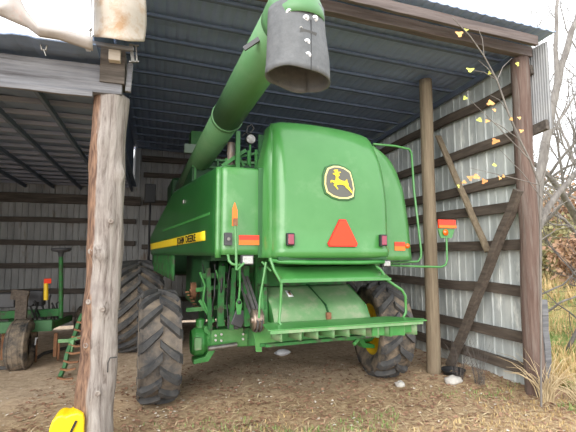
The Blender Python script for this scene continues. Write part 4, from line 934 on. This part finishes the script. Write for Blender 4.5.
def limbtree(label,paths,m=M['bark']):
    b=paths[0][0][0]; base=V((b.x,b.y,gz(b.x,b.y)-.1)); e=empty('bare_tree',base,0,label=label,cat='tree')
    for i,(p,r) in enumerate(paths):
        k=len(p); P2=[]; 
        for j in range(k-1):
            for q in range(4): P2.append(p[j].lerp(p[j+1],q/4)+V((rnd.uniform(-.02,.02),rnd.uniform(-.02,.02),0)))
        P2.append(p[-1]); n=len(P2)
        mb=MB(); mb.tube(P2,[r*(1-.6*j/n) for j in range(n)],n=9); o=mb.build('trunk' if i==0 else 'limb',m,e); o.data.transform(Matrix.Translation(-base))
yb=7.4; T=lambda x,y,d=0:at(x,y,Y=yb+d)
limbtree('grey curved bare tree trunk rising past the shed corner',[([T(535,330),T(535,260),T(538,190),T(546,140),T(554,100),T(561,66),T(576,20),T(590,-40)],.13),
 ([T(536,232),T(553,200),T(578,170),T(604,145)],.085),([T(546,140),T(560,120),T(574,95),T(590,80)],.035),([T(557,85),T(556,50),T(557,10),T(560,-40)],.06),
 ([T(536,316,-.4),T(550,310,-.6),T(560,302,-.8),T(572,298,-.9),T(590,290,-.9)],.03),([T(536,296),T(562,285,-.3),T(575,272,-.5),T(592,262,-.5)],.022)])
# ---- sapling with a few leaves in front of the corner post
sb=at(541,408,Z=0); YY=3.7
pts=[V((sb.x,sb.y,gz(sb.x,sb.y)-.05)),at(541,300,Y=3.85),at(540,220,Y=3.75),at(540,185,Y=3.72),at(530,160,Y=3.7),at(520,140,Y=3.66),at(508,112,Y=3.62),at(497,80,Y=3.58),at(484,56,Y=3.55),at(470,36,Y=3.5),at(452,17,Y=3.45)]
sap=empty('leafy_sapling',(sb.x,sb.y,0),0,label='thin arching sapling with a few orange and green leaves before the corner post',cat='sapling')
mb=MB(); mb.tube(pts,[.012,.012,.011,.011,.011,.010,.010,.009,.008,.006,.004],n=7)
br=[((530,160),(500,130)),((520,140),(485,118)),((508,112),(523,150)),((497,80),(470,70)),((497,80),(512,58)),((484,56),(478,28)),((508,112),(490,95)),((540,185),(470,168)),((541,220),(576,196)),((540,185),(560,120)),((543,200),(500,150)),((530,160),(470,100)),((497,80),(478,60)),((541,240),(576,225))]
for (a,b) in br:
    A_=at(a[0],a[1],Y=3.66); B_=at(b[0],b[1],Y=3.55+.15*rnd.random()); m_=(A_+B_)/2+V((rnd.uniform(-.03,.03),0,rnd.uniform(-.01,.05))); mb.tube([A_,m_,B_],[.006,.0045,.002],n=5)
o=mb.build('stem',M['bark'],sap); o.data.transform(Matrix.Translation(-V(sap.location)))
lv=[(459,34,'leaf_or',.055),(466,30,'leaf_yg',.03),(470,70,'leaf_yg',.05),(489,73,'leaf_yg',.03),(517,64,'leaf_yg',.035),(465,98,'leaf_yg',.035),(490,103,'leaf_or',.05),(494,110,'leaf_or',.03),(479,120,'leaf_yg',.04),(487,121,'leaf_or',.03),(519,118,'leaf_or',.03),(495,141,'leaf_or',.05),(521,131,'leaf_or',.03),(511,119,'leaf_or',.03),(494,165,'leaf_yg',.035),(470,178,'leaf_or',.045),(476,177,'leaf_or',.05),(484,181,'leaf_or',.045),(499,178,'leaf_or',.045),(464,182,'leaf_or',.03),(458,186,'leaf_yg',.03),(503,176,'leaf_or',.03)]
for i,(x,y,mm,s) in enumerate(lv):
    c=at(x,y,Y=3.5+.12*rnd.random()); th=rnd.uniform(0,6); mb=MB(); n_=V((rnd.uniform(-.5,.5),-1,rnd.uniform(-.5,.5))).normalized(); a_,u_2=frame(n_)
    ps=[]
    for k in range(10):
        w=k*PI/5+th; rr=s*(.75+.28*math.cos(3*(w-th))+rnd.uniform(-.08,.08)); ps.append(c+a_*math.cos(w)*rr+u_2*math.sin(w)*rr*.8+n_*.25*s*math.cos(w)**2)
    ps.append(c); mb.add(ps,[(k,(k+1)%10,10) for k in range(10)],True)
    o=mb.build('leaf',M[mm],sap,fixn=False); o.data.transform(Matrix.Translation(-V(sap.location)))
# ================================================================== light, camera
sc=bpy.context.scene
w=bpy.data.worlds.new('overcast_sky'); sc.world=w; w.use_nodes=True; nt=w.node_tree; bg=nt.nodes['Background']
tc=N(nt,'ShaderNodeTexCoord'); n=N(nt,'ShaderNodeTexNoise',Scale=2.0,Detail=4); nt.links.new(tc.outputs['Generated'],n.inputs['Vector'])
r=N(nt,'ShaderNodeValToRGB'); r.color_ramp.elements[0].color=(.86,.90,.95,1); r.color_ramp.elements[1].color=(1,1,1,1); nt.links.new(n.outputs[0],r.inputs[0]); nt.links.new(r.outputs[0],bg.inputs[0])
bg.inputs[1].default_value=1.6
sl=bpy.data.lights.new('hazy_sun','SUN'); sl.energy=2.0; sl.angle=R_(50); sl.color=(1,.97,.92); so=bpy.data.objects.new('hazy_sun',sl); col.objects.link(so); so.rotation_euler=V((.52,.80,-.36)).to_track_quat('-Z','Y').to_euler()
cam=bpy.data.cameras.new('camera'); cam.sensor_width=36; cam.lens=FOC/576*36; co=bpy.data.objects.new('camera',cam); col.objects.link(co); co.location=(0,0,CAMH)
co.rotation_euler=_F.to_track_quat('-Z','Y').to_euler(); cam.clip_end=300
sc.camera=co
sc.view_settings.view_transform='Standard'; sc.view_settings.look='None'; sc.view_settings.gamma=1; sc.view_settings.use_curve_mapping=False; sc.view_settings.exposure=.72
